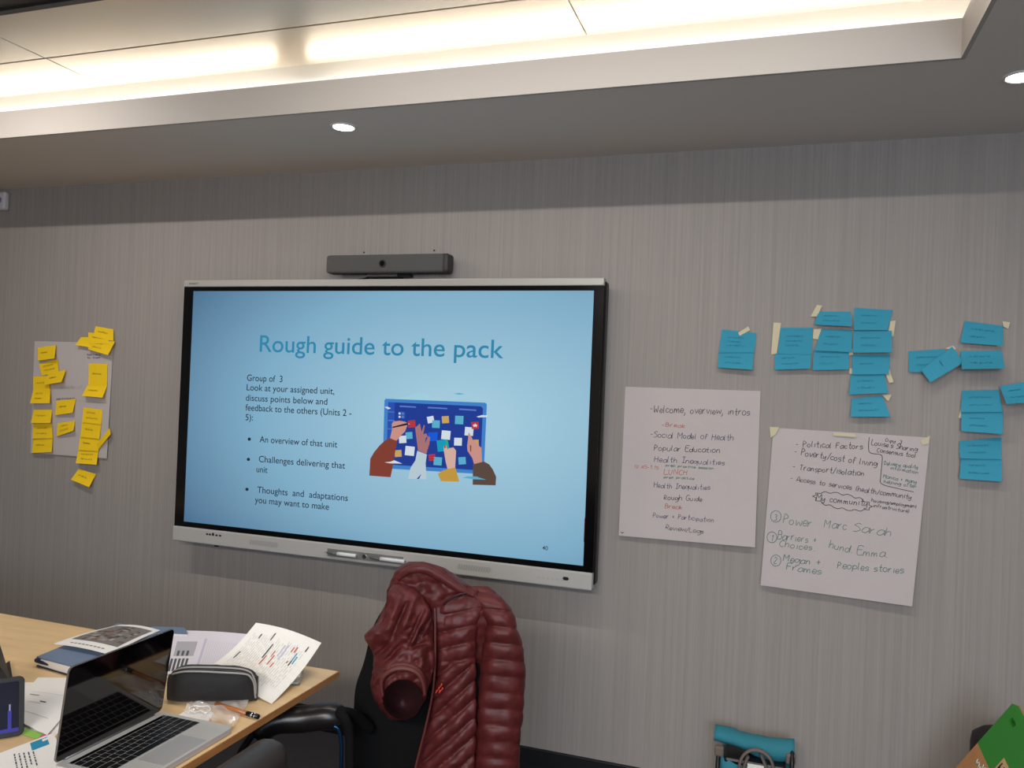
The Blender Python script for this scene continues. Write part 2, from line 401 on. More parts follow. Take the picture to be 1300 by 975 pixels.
# back housing (dark), with rounded edge slightly wider than the bezel
bm = bmesh.new(); abox(bm, (bx0+.012, -.088, .80), (bx1+.006, -.03, 1.985), .012, 3); bm_obj('back_housing', bm, M_DARK, TV)
box('wall_bracket', (.5, -.031, 1.15), (1.4, -.001, 1.75), M_DARK2, TV)
# bezel as a frame of four mitred bars
def frame(name, x0, x1, z0, z1, ix0, ix1, iz0, iz1, ya, yb, m, parent):
    V = [(x0, yb, z0), (x1, yb, z0), (x1, yb, z1), (x0, yb, z1), (ix0, yb, iz0), (ix1, yb, iz0), (ix1, yb, iz1), (ix0, yb, iz1)]
    V += [(a, ya, c) for a, b_, c in V]
    Fc = []
    for i in range(4):
        j = (i+1) % 4
        Fc += [(i, j, 4+j, 4+i), (8+i, 12+i, 12+j, 8+j), (i, 8+i, 8+j, j), (4+i, 4+j, 12+j, 12+i)]
    bm = bmesh.new(); vs = [bm.verts.new(v) for v in V]
    for f in Fc: bm.faces.new([vs[k] for k in f])
    return bm_obj(name, bm, m, parent)
frame('bezel', bx0, bx1, bz0, bz1, 0, 1.895, .878, 1.944, -.080, -.1035, M_BEZEL, TV)
bm = bmesh.new(); abox(bm, (bx0, -.108, bz1), (bx1, -.060, 1.994), .004, 2); bm_obj('top_frame', bm, M_SILVER, TV)
bm = bmesh.new(); abox(bm, (bx0-.002, -.112, .787), (bx1, -.060, bz0), .006, 3); bm_obj('bottom_bar', bm, M_SILV2, TV)
# screen: backlit slide with a soft radial gradient, darker towards the left
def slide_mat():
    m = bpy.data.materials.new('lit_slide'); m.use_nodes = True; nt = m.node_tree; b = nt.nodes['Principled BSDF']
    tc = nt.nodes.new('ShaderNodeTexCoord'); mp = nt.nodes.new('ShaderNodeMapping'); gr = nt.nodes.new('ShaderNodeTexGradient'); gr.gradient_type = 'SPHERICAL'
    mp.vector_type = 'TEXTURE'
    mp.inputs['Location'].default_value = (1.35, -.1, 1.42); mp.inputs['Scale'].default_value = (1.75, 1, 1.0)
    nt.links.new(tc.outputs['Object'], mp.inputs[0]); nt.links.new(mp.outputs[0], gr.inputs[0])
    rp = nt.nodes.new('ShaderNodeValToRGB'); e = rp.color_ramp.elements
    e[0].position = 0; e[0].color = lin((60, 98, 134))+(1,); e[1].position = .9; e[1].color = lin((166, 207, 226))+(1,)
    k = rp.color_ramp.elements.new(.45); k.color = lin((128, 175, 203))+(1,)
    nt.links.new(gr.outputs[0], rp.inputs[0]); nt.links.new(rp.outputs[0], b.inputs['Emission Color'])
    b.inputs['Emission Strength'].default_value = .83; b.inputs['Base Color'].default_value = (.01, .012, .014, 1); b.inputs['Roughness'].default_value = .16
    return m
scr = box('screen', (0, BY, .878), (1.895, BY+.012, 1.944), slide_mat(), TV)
def emat(name, rgb, k=.83): return mat(name, (0, 0, 0), .3, emit=rgb, estr=k, spec=.2)
def flat(name, polys, cols, parent, Y=BY, off=.0006):
    """flat slide print: polygons in picture pixels on the glass plane, layer by layer"""
    V = []; Fc = []; mi = []
    for n, (pts, k) in enumerate(polys):
        i = len(V); yy = Y-off-.00002*n
        V += [wp(x, y, yy) for x, y in pts]; Fc.append(tuple(range(i, i+len(pts)))); mi.append(k)
    bm = bmesh.new()
    vs = [bm.verts.new(v) for v in V]
    for f, k in zip(Fc, mi):
        fc = bm.faces.new([vs[j] for j in f]); fc.material_index = k
    bmesh.ops.triangulate(bm, faces=bm.faces)
    me = bpy.data.meshes.new(name); bm.to_mesh(me); bm.free()
    for c in cols: me.materials.append(c)
    o = bpy.data.objects.new(name, me); COL.objects.link(o); o.parent = parent; return o
def text_obj(name, txt, x0, x1, z, cap, Y, m, parent, ext=0, bold=0.0):
    """text as flat mesh between world x0 and x1 with its baseline at z"""
    c = bpy.data.curves.new(name, 'FONT'); c.body = txt; c.size = 1; c.extrude = 0; c.offset = bold
    o = bpy.data.objects.new(name, c); COL.objects.link(o); dg = bpy.context.evaluated_depsgraph_get(); dg.update()
    me = bpy.data.meshes.new_from_object(o.evaluated_get(dg)); bpy.data.objects.remove(o)
    xs_ = [v.co.x for v in me.vertices]; a, b = min(xs_), max(xs_); sx = (x1-x0)/(b-a); sz = cap/.729
    for v in me.vertices: v.co = Vector((x0+(v.co.x-a)*sx, Y, z+v.co.y*sz))
    me.materials.clear(); me.materials.append(m)
    o = bpy.data.objects.new(name, me); COL.objects.link(o); o.parent = parent; return o
M_TITLE = emat('slide_teal', (50, 132, 168), .9); M_BODY = emat('slide_dark_text', (34, 50, 66), .8)
def slide_text(name, txt, a, b, cappx, m, bold=0):
    P = wp(*a, BY-.0008); Q = wp(*b, BY-.0008); C2 = wp(a[0], a[1]-cappx, BY-.0008)
    return text_obj(name, txt, P.x, Q.x, (P.z+Q.z)/2, C2.z-P.z, BY-.0008, m, TV, bold=bold)
slide_text('slide_title', 'Rough guide to the pack', (329.5, 446.5), (639, 454.5), 22, M_TITLE, .006)
for t, a, b in (('Group of  3', (313.5, 483.5), (358.5, 485)), ('Look at your assigned unit,', (313, 496.5), (424.5, 499.5)),
                ('discuss points below and', (312, 509.5), (415.5, 513)), ('feedback to the others (Units 2 -', (311.5, 521.5), (446, 528)),
                ('5):', (311.5, 533.5), (321, 534)), ('An overview of that unit', (329.5, 562), (428, 567.5)),
                ('Challenges delivering that', (328.5, 587), (438, 594.5)), ('unit', (325.5, 599.5), (339.5, 600.3)),
                ('Thoughts  and  adaptations', (326.5, 626.5), (441.5, 635)), ('you may want to make', (323.5, 639), (417.5, 646.5)),
                ('40', (688.5, 698), (695.5, 698.7))):
    slide_text('slide_text', t, a, b, 8.4 if t != '40' else 5.5, M_BODY, .004)
cc = lambda x, y, r, n=14, ry=None: [(x+r*math.cos(2*PI*i/n), y+(ry or r)*math.sin(2*PI*i/n)) for i in range(n)]
flat('bullet', [(cc(316.5, 557.5, 2.1), 0), (cc(315.3, 583.2, 2.1), 0), (cc(313.5, 621.2, 2.1), 0)], [M_BODY], TV)
# the illustration (pixels of its crop: scale 6.5 from (455, 480))
def K(*p): return [(455+x/6.5, 480+y/6.5) for x, y in p]
IL = [emat('art_pale', (165, 212, 226)), emat('art_frame_blue', (66, 132, 206)), emat('art_navy', (34, 62, 150)), emat('art_light_bar', (92, 126, 204)), emat('art_white', (214, 224, 232)),
      emat('art_cyan', (92, 176, 208)), emat('art_gold', (204, 166, 92)), emat('art_red', (196, 54, 66)), emat('art_rust', (132, 64, 52)), emat('art_skin', (204, 148, 136)),
      emat('art_skin_dark', (170, 116, 118)), emat('art_sleeve_white', (186, 206, 216)), emat('art_mustard', (196, 154, 66)), emat('art_brown', (92, 74, 66)), emat('art_black', (40, 26, 36)),
      emat('art_teal', (24, 156, 190)), emat('art_blue_note', (26, 92, 216)), emat('art_peach', (216, 176, 164)), emat('art_green', (40, 170, 150)), emat('art_sidebar', (44, 84, 178))]
def sq(x, y, s, k, r=4): return (K((x-s, y-s+r), (x+s-r, y-s), (x+s, y+s-r), (x-s+r, y+s)), k)
art = [
 (K((300, 172), (360, 158), (420, 150), (455, 128), (510, 120), (560, 135), (600, 158), (660, 165), (715, 195), (600, 215), (300, 200)), 0),
 (K((785, 128), (830, 122), (880, 132), (830, 137)), 5),
 (K((225, 170), (1045, 203), (1060, 215), (1035, 780), (1015, 792), (215, 745), (200, 730), (215, 185)), 1),
 (K((245, 198), (1010, 233), (1028, 250), (1005, 762), (230, 712)), 2),
 (K((245, 198), (300, 200), (290, 716), (230, 712)), 19),
 (K((340, 226), (475, 234), (475, 245), (340, 238)), 3), (K((572, 237), (733, 246), (733, 257), (572, 249)), 3), (K((832, 250), (972, 260), (972, 271), (832, 262)), 3),
 (K((245, 275), (298, 278), (298, 284), (245, 281)), 3), (K((245, 345), (298, 348), (298, 356), (245, 353)), 3), (K((240, 415), (296, 418), (296, 424), (240, 421)), 3),
 (K((328, 275), (388, 278), (386, 335), (326, 332)), 19), ([*cc(455+340/6.5, 480+292/6.5, 1.4, 8)], 4), ([*cc(455+340/6.5, 480+320/6.5, 1.4, 8)], 4), ([*cc(455+366/6.5, 480+293/6.5, 1.7, 8)], 3), ([*cc(455+366/6.5, 480+321/6.5, 1.7, 8)], 3),
 sq(440, 378, 31, 7), sq(596, 343, 32, 4, 10), sq(640, 380, 30, 5, -3), sq(718, 343, 31, 6), sq(832, 346, 33, 5, -3), sq(913, 440, 32, 4, -6), sq(963, 390, 31, 7),
 sq(418, 474, 30, 5), sq(365, 506, 32, 4), sq(722, 470, 33, 4, -7), sq(822, 525, 31, 4, -2), sq(424, 601, 34, 4, -8), sq(328, 622, 30, 6), sq(607, 655, 28, 7), sq(655, 686, 31, 5, -5), sq(856, 682, 32, 5),
 (K((575, 450), (655, 445), (650, 520), (570, 520)), 16), (K((645, 515), (735, 505), (745, 600), (655, 608)), 15), (K((715, 505), (740, 520), (750, 590), (725, 600)), 18),
 (K(*[(963+(19 if i % 2 == 0 else 8)*math.sin(PI*i/5), 390-(19 if i % 2 == 0 else 8)*math.cos(PI*i/5)) for i in range(10)]), 4),
 (K((412, 350), (465, 354), (465, 358), (412, 354)), 8), (K((412, 372), (465, 376), (465, 380), (412, 376)), 8), (K((412, 392), (465, 396), (465, 400), (412, 396)), 8),
 (K((585, 645), (632, 642), (632, 647), (585, 650)), 8), (K((585, 665), (630, 662), (630, 667), (585, 670)), 8),
 # left hand holding a pen, rust sleeve
 (K((262, 495), (278, 420), (275, 378), (290, 358), (340, 352), (385, 360), (408, 375), (400, 400), (385, 440), (355, 470), (330, 500), (310, 520)), 9),
 (K((280, 402), (395, 372), (425, 378), (398, 388), (282, 412)), 14), (K((412, 374), (426, 378), (412, 382)), 4),
 (K((90, 805), (98, 665), (130, 610), (180, 550), (215, 520), (250, 495), (320, 518), (300, 620), (290, 700), (265, 818)), 8),
 # second hand making a ring, white sleeve
 (K((492, 600), (490, 500), (468, 410), (478, 400), (508, 450), (496, 380), (508, 378), (522, 445), (540, 385), (548, 392), (535, 465), (560, 455), (572, 485), (545, 500), (550, 540), (575, 480), (592, 490), (585, 545), (560, 625)), 10),
 (K((485, 600), (565, 630), (555, 700), (560, 835), (410, 830), (430, 740), (470, 680)), 11), (K((480, 832), (520, 790), (500, 832)), 2),
 # third hand pointing, mustard sleeve
 (K((735, 750), (720, 690), (705, 600), (705, 560), (722, 555), (735, 590), (748, 578), (785, 572), (806, 600), (795, 680), (798, 745)), 17), (K((705, 555), (718, 552), (722, 575), (710, 580)), 7),
 (K((655, 790), (700, 760), (800, 738), (833, 855), (680, 850)), 12),
 # fourth hand pointing, brown sleeve
 (K((955, 712), (940, 660), (900, 600), (897, 560), (920, 545), (905, 465), (912, 448), (930, 480), (945, 510), (990, 508), (995, 560), (1015, 575), (1020, 700)), 9),
 (K((950, 508), (993, 508), (990, 562), (975, 530)), 6), (K((920, 550), (932, 560), (930, 612), (922, 600)), 8),
 (K((943, 880), (945, 712), (1035, 688), (1080, 712), (1110, 755), (1137, 815), (1132, 885)), 13),
 # clouds
 (K((215, 238), (240, 236), (270, 250), (245, 258)), 4), (K((975, 318), (1020, 305), (1065, 308), (1060, 322), (990, 325)), 4),
 (K((215, 695), (265, 690), (295, 678), (330, 692), (362, 706), (260, 703)), 4), (K((860, 822), (900, 810), (975, 812), (1010, 825), (1055, 838), (950, 835)), 5),
]
flat('slide_picture', art, IL, TV)
flat('screen_tab', [([(742.2, 657.5), (743.9, 657.5), (742.5, 688), (740.9, 688)], 0)], [emat('dark_red_tab', (112, 36, 30))], TV)
# logo of the maker, small, top left of the frame
text_obj('logo', 'SMART', wp(240, 360, -.109).x, wp(252, 360, -.109).x, wp(240, 361.3, -.109).z, .009, -.1088, M_DARK2, TV)
# speaker grilles, buttons, ports
def bar_poly(name, x0, x1, z0, z1, m, r=.01, Y=-.1128, d=.002):
    bm = bmesh.new(); abox(bm, (x0, Y, z0), (x1, Y+d, z1)); 
    es = [e for e in bm.edges if abs((e.verts[0].co-e.verts[1].co).y) > d*.5]
    bmesh.ops.bevel(bm, geom=es, offset=r, segments=4, affect='EDGES'); return bm_obj(name, bm, m, TV)
M_GRILLE = mat('grille_grey', (166, 163, 159), .7); M_GRD = mat('grille_slot', (146, 144, 140), .8)
for (xa, ya, xb) in ((315, 692, 354), (579, 722, 625)):
    A = wp(xa, ya, -.1128); B = wp(xb, ya, -.1128); zc = .822
    bar_poly('speaker_grille', A.x, B.x, zc-.0115, zc+.0115, M_GRILLE, .009)
    n = 13
    bm = bmesh.new()
    for i in range(n):
        x = A.x+.012+(B.x-A.x-.024)*i/(n-1)
        vs = [bm.verts.new((x+a, -.1131, zc+b)) for a, b in ((-.004, -.009), (-.001, -.009), (.005, .009), (.002, .009))]; bm.faces.new(vs)
    bm_obj('grille_slots', bm, M_GRD, TV)
for px in (262.5, 266, 270, 274.5, 279): P = wp(px, 684, -.1128); bar_poly('port', P.x-.005, P.x+.006, .834-.004, .834+(.004 if px != 270 else .009), M_DARK, .001)
for i in range(6): P = wp(683.5+i*6, 735, -.1128); bar_poly('button', P.x-.005, P.x+.005, .812, .822, M_GRILLE, .004)
P = wp(718, 738, -.1128); bar_poly('port', P.x-.012, P.x+.012, .817, .830, M_DARK, .003)
P = wp(273, 691, -.1); box('sensor_nub', (P.x-.008, -.095, .778), (P.x+.008, -.08, .789), M_DARK, TV)
# pen tray
A = wp(412, 704, -.1128); B = wp(516, 712, -.1128); TZ = .818
bar_poly('pen_tray', A.x, B.x, TZ-.016, TZ+.016, mat('tray_grey', (150, 148, 145), .35, .5), .0155, Y=-.116, d=.005)
cyl('tray_badge', ((A.x+B.x)/2, -.119, TZ), .009, .003, M_CHROME, TV, axis=(0, 1, 0))
def stylus(x0, x1, lab):
    t = root('stylus_pen'); tag(t, lab, 'pen', 'stylus pens in the display tray')
    tube('tip', [(x0, -.124, TZ), (x0+.05, -.124, TZ)], lambda s: .004+.004*s, mat('pen_grey', (96, 96, 98), .4), t, n=12, k=3)
    tube('barrel', [(x0+.05, -.124, TZ), (x1-.004, -.124, TZ), (x1, -.124, TZ)], lambda s: .0082 if s < .97 else .006, mat('pen_white', (225, 224, 222), .3), t, n=12, k=3)
stylus(A.x+.018, A.x+.155, 'grey and white stylus pen, left one in the display tray')
stylus(B.x-.165, B.x-.008, 'grey and white stylus pen, right one in the display tray')

# ------------------------------------------------------------ video bar above the display
VB = root('video_bar'); tag(VB, 'dark grey fabric video bar with a round camera lens above the display', 'video bar')
p0 = wp(413.5, 334, -.09); p1 = wp(569, 334, -.09)
zt, zb = wp(490, 322.5, -.09).z, wp(490, 346, -.09).z
M_FAB = mat('grey_speaker_fabric', (84, 82, 80), .85, bump=(500, .3, .001), var=(400, .2))
bm = bmesh.new(); abox(bm, (p0.x, -.09, zb), (p1.x-.004, -.025, zt), .012, 3); bm_obj('body', bm, M_FAB, VB)
bm = bmesh.new(); abox(bm, (p1.x-.036, -.0905, zb-.0006), (p1.x, -.026, zt+.0006), .0125, 3); bm_obj('end_cap', bm, mat('end_cap_grey', (52, 50, 49), .5), VB)
pc = wp(485.5, 334.5, -.09)
cyl('lens_ring', (pc.x, -.0935, pc.z), .0165, .005, M_DARK2, VB, axis=(0, 1, 0)); cyl('lens', (pc.x, -.0950, pc.z), .011, .003, M_BEZEL, VB, axis=(0, 1, 0))
a = wp(470, 348, -.05); b = wp(507, 348, -.05)
box('bracket', (a.x, -.07, zb-.016), (b.x, -.012, zb), M_DARK2, VB); box('bracket_rail', (a.x, -.076, zb-.015), (b.x, -.070, zb-.009), M_CHROME, VB)
box('wall_plate', (a.x-.03, -.026, zb+.01), (b.x+.03, -.001, zt-.01), M_DARK, VB)
box('cable_clip', (b.x, -.06, zb-.013), (b.x+.055, -.03, zb-.002), M_DARK, VB)
tube('cable', [(a.x+.01, -.04, zb-.006), (a.x-.02, -.042, zb-.016), (a.x-.045, -.045, zb-.022), (a.x-.06, -.048, zb-.026)], .005, M_DARK, VB, n=8)

# ------------------------------------------------------------ flipchart sheets on the wall
def depth_sheet(q, d, pw=1.0, ripple=0.0, seed=0):
    """sheet through 4 picture pixels TL TR BR BL with their distances d off the wall"""
    def P(u, v):
        x = (q[0][0]*(1-u)+q[1][0]*u)*(1-v)+(q[3][0]*(1-u)+q[2][0]*u)*v
        y = (q[0][1]*(1-u)+q[1][1]*u)*(1-v)+(q[3][1]*(1-u)+q[2][1]*u)*v
        vv = v**pw
        dd = (d[0]*(1-u)+d[1]*u)*(1-vv)+(d[3]*(1-u)+d[2]*u)*vv
        if ripple: dd += ripple*noise.noise(Vector((u*2.5+seed, v*2.5, seed*3.1)))+ripple*.4*noise.noise(Vector((u*7+seed, v*6, 5)))
        return wp(x, y, -max(dd, .0015))
    s = Sheet(P); s.q = q; s.d = d
    return s
def on_sheet(s, q):                # picture pixel -> point on the sheet just in front of its paper
    def g(px, py):
        u, v = .5, .5
        for _ in range(6):         # invert the bilinear map
            x = (q[0][0]*(1-u)+q[1][0]*u)*(1-v)+(q[3][0]*(1-u)+q[2][0]*u)*v
            y = (q[0][1]*(1-u)+q[1][1]*u)*(1-v)+(q[3][1]*(1-u)+q[2][1]*u)*v
            xu = (q[1][0]-q[0][0])*(1-v)+(q[2][0]-q[3][0])*v; yu = (q[1][1]-q[0][1])*(1-v)+(q[2][1]-q[3][1])*v
            xv = (q[3][0]-q[0][0])*(1-u)+(q[2][0]-q[1][0])*u; yv = (q[3][1]-q[0][1])*(1-u)+(q[2][1]-q[1][1])*u
            D = xu*yv-xv*yu
            u += ((px-x)*yv-(py-y)*xv)/D; v += ((py-y)*xu-(px-x)*yu)/D
        u = min(max(u, 0), 1); v = min(max(v, 0), 1)
        return s.P(u, v)+Vector((0, -.0016, 0))
    return g
def tape(parent, q, d=.004):
    s = depth_sheet(q, (d, d, d, d)); return s.build('tape', M_TAPE, parent, 2, 2, .0003)

q1 = [(794, 491), (965.5, 496.5), (958.5, 695), (785.5, 680)]
c1 = root('flipchart_sheet'); tag(c1, 'white flipchart sheet with handwritten agenda starting Welcome, right of the display', 'paper', 'flipchart sheets on the right wall')
s1 = depth_sheet(q1, (.003, .003, .022, .016), 2.2, .003, 1); s1.build('paper', M_PAPER, c1, 20, 20)
hand(on_sheet(s1, q1), 'handwriting', [
 ('-Welcome, overview, intros', (825, 523.5), (953, 527), 9, 0), ('-Break', (840, 541.5), (871, 543), 5.5, 2), ('-Social Model of Health', (825.5, 555), (932, 559.5), 7.5, 1),
 ('Popular Education', (830.5, 571.5), (915, 575), 7, 0), ('Health Inequalities', (830.5, 586), (921, 590.5), 7, 1), ('prep practice session', (845, 592), (907, 596), 3.5, 3),
 ('12.45-1.15', (805, 594), (837, 596), 4, 2), ('LUNCH', (843, 602), (874, 603), 6.5, 2), ('prep practice', (843, 607), (882, 609), 3.5, 3),
 ('Health Inequalities', (830, 619), (902, 622), 6.5, 1), ('Rough Guide', (843, 634), (892, 636.5), 6.5, 0), ('Break', (844, 645), (867, 647), 5.5, 2),
 ('Power + Participation', (829, 656.5), (907, 663), 6, 1), ('Review/Logs', (845, 672), (894, 677.5), 6, 0), ('~', [(788, 675), (791, 677)], 0), ('~', [(789, 677), (792, 675.5)], 0)],
 [M_INK, M_INKB, M_RED, M_GRN], c1, .0019)
q2 = [(982, 543), (1180.5, 555.5), (1158, 770), (965.5, 743)]
c2 = root('flipchart_sheet'); tag(c2, 'white flipchart sheet with green and black notes and names, low on the wall at right', 'paper', 'flipchart sheets on the right wall')
s2 = depth_sheet(q2, (.003, .003, .03, .02), 2.0, .004, 2); s2.build('paper', M_PAPER, c2, 22, 22)
cloud = [(1069.5+(36+2.0*math.cos(t*PI/20*14))*math.cos(t*PI/20)*1.0, 636.5+6.5*math.cos(t*PI/20)+(9.5+1.3*math.cos(t*PI/20*14))*math.sin(t*PI/20)) for t in range(41)]
ring = lambda x, y, r: [(x+r*math.cos(t*PI/7), y+r*1.1*math.sin(t*PI/7)) for t in range(15)]
hand(on_sheet(s2, q2), 'handwriting', [
 ('- Political Factors', (1010, 567), (1096, 570.5), 7.5, 0), ('- Poverty/cost of living', (1008, 577), (1114, 592.5), 8, 0), ('- Transport/isolation', (1006, 596), (1098, 604.5), 7.5, 0),
 ('- Access to services (health/community', (1003, 609.5), (1158, 634), 6.5, 0), ('housing/employment', (1106, 637), (1164, 645), 4.5, 0), ('infrastructure)', (1108, 643.5), (1155, 651), 4.5, 0),
 ('My community', (1036, 635), (1102, 643), 8, 0), ('~', cloud, 0), ('~', [(1103.5, 555), (1102.5, 568), (1105, 575), (1117, 577), (1120, 582), (1118, 605), (1119, 614), (1135, 619), (1160, 624.5)], 0),
 ('Day 3', (1124, 560), (1146, 563), 4, 0), ("Louise's Sharing", (1106, 564.5), (1165, 573.5), 6.5, 0), ('Consensus tool', (1113, 574), (1163, 581), 6, 0),
 ('Delivery quality', (1122, 590), (1166, 595), 5, 2), ('information', (1130, 595.5), (1166, 602), 4.5, 2), ('Monica + many', (1121, 606.5), (1164, 614), 5, 2), ('helping often', (1122, 613), (1164, 619.5), 4.5, 2),
 ('3', (982.5, 660.5), (987.5, 661), 8, 1), ('~', ring(985, 655.5, 6.6), 1), ('Power', (994, 664), (1032, 669.5), 12, 3), ('Marc', (1046, 669), (1076, 673), 11, 3), ('Sarah', (1083, 674), (1134, 681), 11, 3),
 ('1', (979, 686), (982, 686.5), 8, 3), ('~', ring(980, 682, 6.2), 1), ('Barriers +', (987, 684), (1038, 690), 9.5, 3), ('Choices.', (989, 693.5), (1036, 699.5), 8.5, 3), ('hund.', (1052, 696), (1083, 702), 9.5, 3), ('Emma.', (1088, 704), (1128, 708), 10, 3),
 ('2', (982, 715.5), (987, 716), 8, 1), ('~', ring(985, 711.5, 6.4), 1), ('Megan +', (994, 712.5), (1043, 718), 9, 1), ('Frames', (998, 723.5), (1044, 729), 8.5, 1), ('Peoples stories', (1063, 721), (1148, 728), 9, 1)],
 [M_INK, M_GRN, M_GRN, M_GRNG], c2, .0019)
tape(c2, [(977, 542), (989, 542.5), (985, 551), (978, 556)], .009); tape(c2, [(1058, 549), (1086, 551), (1086, 555), (1058, 553)], .009); tape(c2, [(1169, 559), (1181, 553), (1178, 563), (1171, 565)], .009)
q3 = [(44, 433), (144, 435.5), (135.5, 582), (38.5, 575)]
c3 = root('flipchart_sheet'); tag(c3, 'white paper sheet under the yellow notes, left of the display', 'paper')
s3 = depth_sheet(q3, (.002, .002, .012, .006), 1.5, .002, 3); s3.build('paper', M_PAPER, c3, 12, 12)
hand(on_sheet(s3, q3), 'handwriting', [('needs of', (78, 494), (106, 493), 5, 1), ('participants', (72, 507.5), (96, 506.5), 2.6, 0), ('group', (75, 510.5), (92, 509.5), 2.6, 0), ('barriers', (111, 451), (128, 451.5), 2.4, 0), ('to them', (111, 455), (128, 455), 2.4, 0)], [M_INK, mat('faint_pencil', (170, 160, 160), .8)], c3, .0022)

def note(m, ink, q, d, lab, grp, layer=0, tapes=(), scr=2, pw=1.6, curl=0.0, seed=0):
    t = root('sticky_note'); tag(t, lab, 'sticky note', grp)
    base = .0022+.0012*layer
    dd = tuple(base+x*(1 if k_ < 2 else 1.5) for k_, x in enumerate(d))
    q = [tuple(x) for x in q]
    s = depth_sheet(q, dd, pw)
    s.build('paper', m, t, 4, 8, .0003)
    for tq in tapes: tape(t, tq, base+.003)
    if scr:
        g = on_sheet(s, q); rr = random.Random(seed); L = []
        for k in range(scr):
            v = .35+.35*k/max(1, scr-1) if scr > 1 else .5
            a = ((q[0][0]*.8+q[1][0]*.2)*(1-v)+(q[3][0]*.8+q[2][0]*.2)*v, (q[0][1]*.8+q[1][1]*.2)*(1-v)+(q[3][1]*.8+q[2][1]*.2)*v)
            e = .55+.25*rr.random()
            b = ((q[0][0]*(1-e)+q[1][0]*e)*(1-v)+(q[3][0]*(1-e)+q[2][0]*e)*v, (q[0][1]*(1-e)+q[1][1]*e)*(1-v)+(q[3][1]*(1-e)+q[2][1]*e)*v)
            L.append((''.join(rr.choice('nuemwrasoct') for _ in range(7)), a, b, 2.6, 0))
        hand(g, 'handwriting', L, [ink], t, .0014)
    return t
YG = 'yellow sticky notes on and around the left sheet'
YN = [  # quad TL TR BR BL, depths TL TR BR BL, layer, label
 ([(49.5, 462), (73, 456), (75, 472), (53, 477)], (.002, .002, .004, .004), 1, 'yellow note second from top of the left column, partly covered by its neighbours'),
 ([(48, 441), (71, 438), (69, 455), (48, 458)], (.002, .004, .02, .012), 2, 'top yellow note of the left column on the sheet'),
 ([(42, 478), (62, 477), (63.5, 496), (42.5, 497)], (.002, .002, .006, .004), 1, 'upper flat yellow note hanging at the left sheet edge below the tilted one'),
 ([(42.5, 494), (64, 494), (63, 512), (38, 512)], (.004, .004, .022, .022), 3, 'yellow note folded out at left edge, bottom of the upper left cluster'),
 ([(61, 475), (84, 469), (78, 485), (55.5, 489)], (.003, .006, .02, .014), 4, 'tilted yellow note sticking out right of the left column'),
 ([(43, 520), (66.5, 520), (64, 537), (39, 537)], (.002, .002, .018, .018), 2, 'yellow note in the middle of the left column, above the written one'),
 ([(42.5, 538), (66, 538), (67, 556), (41, 557)], (.002, .002, .008, .008), 1, 'yellow note with dark writing low in the left column'),
 ([(42, 557.5), (67, 556), (65.5, 574), (40.5, 575)], (.002, .004, .016, .01), 3, 'bottom yellow note of the left column at the sheet corner'),
 ([(71.5, 509), (96.5, 506), (92, 524), (70, 527)], (.001, .002, .016, .008), 2, 'upper yellow note of the pair in the middle of the sheet'),
 ([(73, 537), (95.5, 534), (93, 547), (72, 554)], (.001, .002, .018, .008), 2, 'lower yellow note of the pair in the middle of the sheet'),
 ([(113, 461), (136.5, 462), (136, 490), (112, 489)], (.001, .001, .003, .003), 1, 'flat tall yellow note at the upper right of the sheet'),
 ([(111, 489), (136, 490), (130, 505), (104, 502.5)], (.004, .004, .02, .022), 2, 'yellow note folded forward below the flat tall one at upper right'),
 ([(106, 517), (130, 520), (128.5, 539), (104, 536)], (.001, .001, .006, .006), 1, 'top note of the four overlapping yellow notes at lower right'),
 ([(104, 536), (128.5, 539), (126, 557), (102, 554.5)], (.003, .003, .008, .008), 2, 'second note of the four overlapping yellow notes at lower right'),
 ([(101.5, 554.5), (126, 556), (125, 573), (99.5, 571)], (.003, .003, .008, .008), 3, 'third note of the four overlapping yellow notes at lower right'),
 ([(99.5, 571), (125, 572), (122.5, 590), (96, 588)], (.004, .004, .018, .018), 4, 'bottom note of the four overlapping yellow notes, past the sheet edge'),
 ([(139, 543), (140.5, 551), (123, 573), (121.5, 565)], (.012, .016, .004, .002), 5, 'narrow yellow note sticking out diagonally at the right sheet edge'),
 ([(100, 595), (122, 602), (113, 618.5), (90, 609)], (.001, .001, .02, .012), 0, 'lowest yellow note, tilted on the bare wall under the sheet'),
 ([(103, 428), (114, 428), (114, 441), (95.5, 438)], (.002, .002, .012, .014), 1, 'pointed yellow note at the left of the top right cluster'),
 ([(121.5, 414), (144, 418), (144, 433), (118, 427)], (.001, .002, .006, .006), 1, 'topmost yellow note of the top right cluster'),
 ([(112, 422), (137, 424), (138, 436), (112, 436)], (.002, .002, .008, .008), 2, 'middle yellow note of the top right cluster'),
 ([(112, 430), (146, 433.5), (137, 451), (112, 443.5)], (.004, .006, .02, .01), 4, 'lowest and foremost yellow note of the top right cluster'),
]
for i, (q, d, ly, lab) in enumerate(YN): note(M_YEL, M_YINK, q, d, lab, YG, ly+2, scr=(0 if i in (16, 18) else 1 if i % 3 else 2), seed=i)
def T(s, ox, oy, *pts): return [(ox+x/s, oy+y/s) for x, y in pts]
t5 = lambda *p: T(5, 890, 370, *p); t4 = lambda *p: T(4.065, 1130, 390, *p)
BG1 = 'blue sticky notes taped to the wall right of the display'
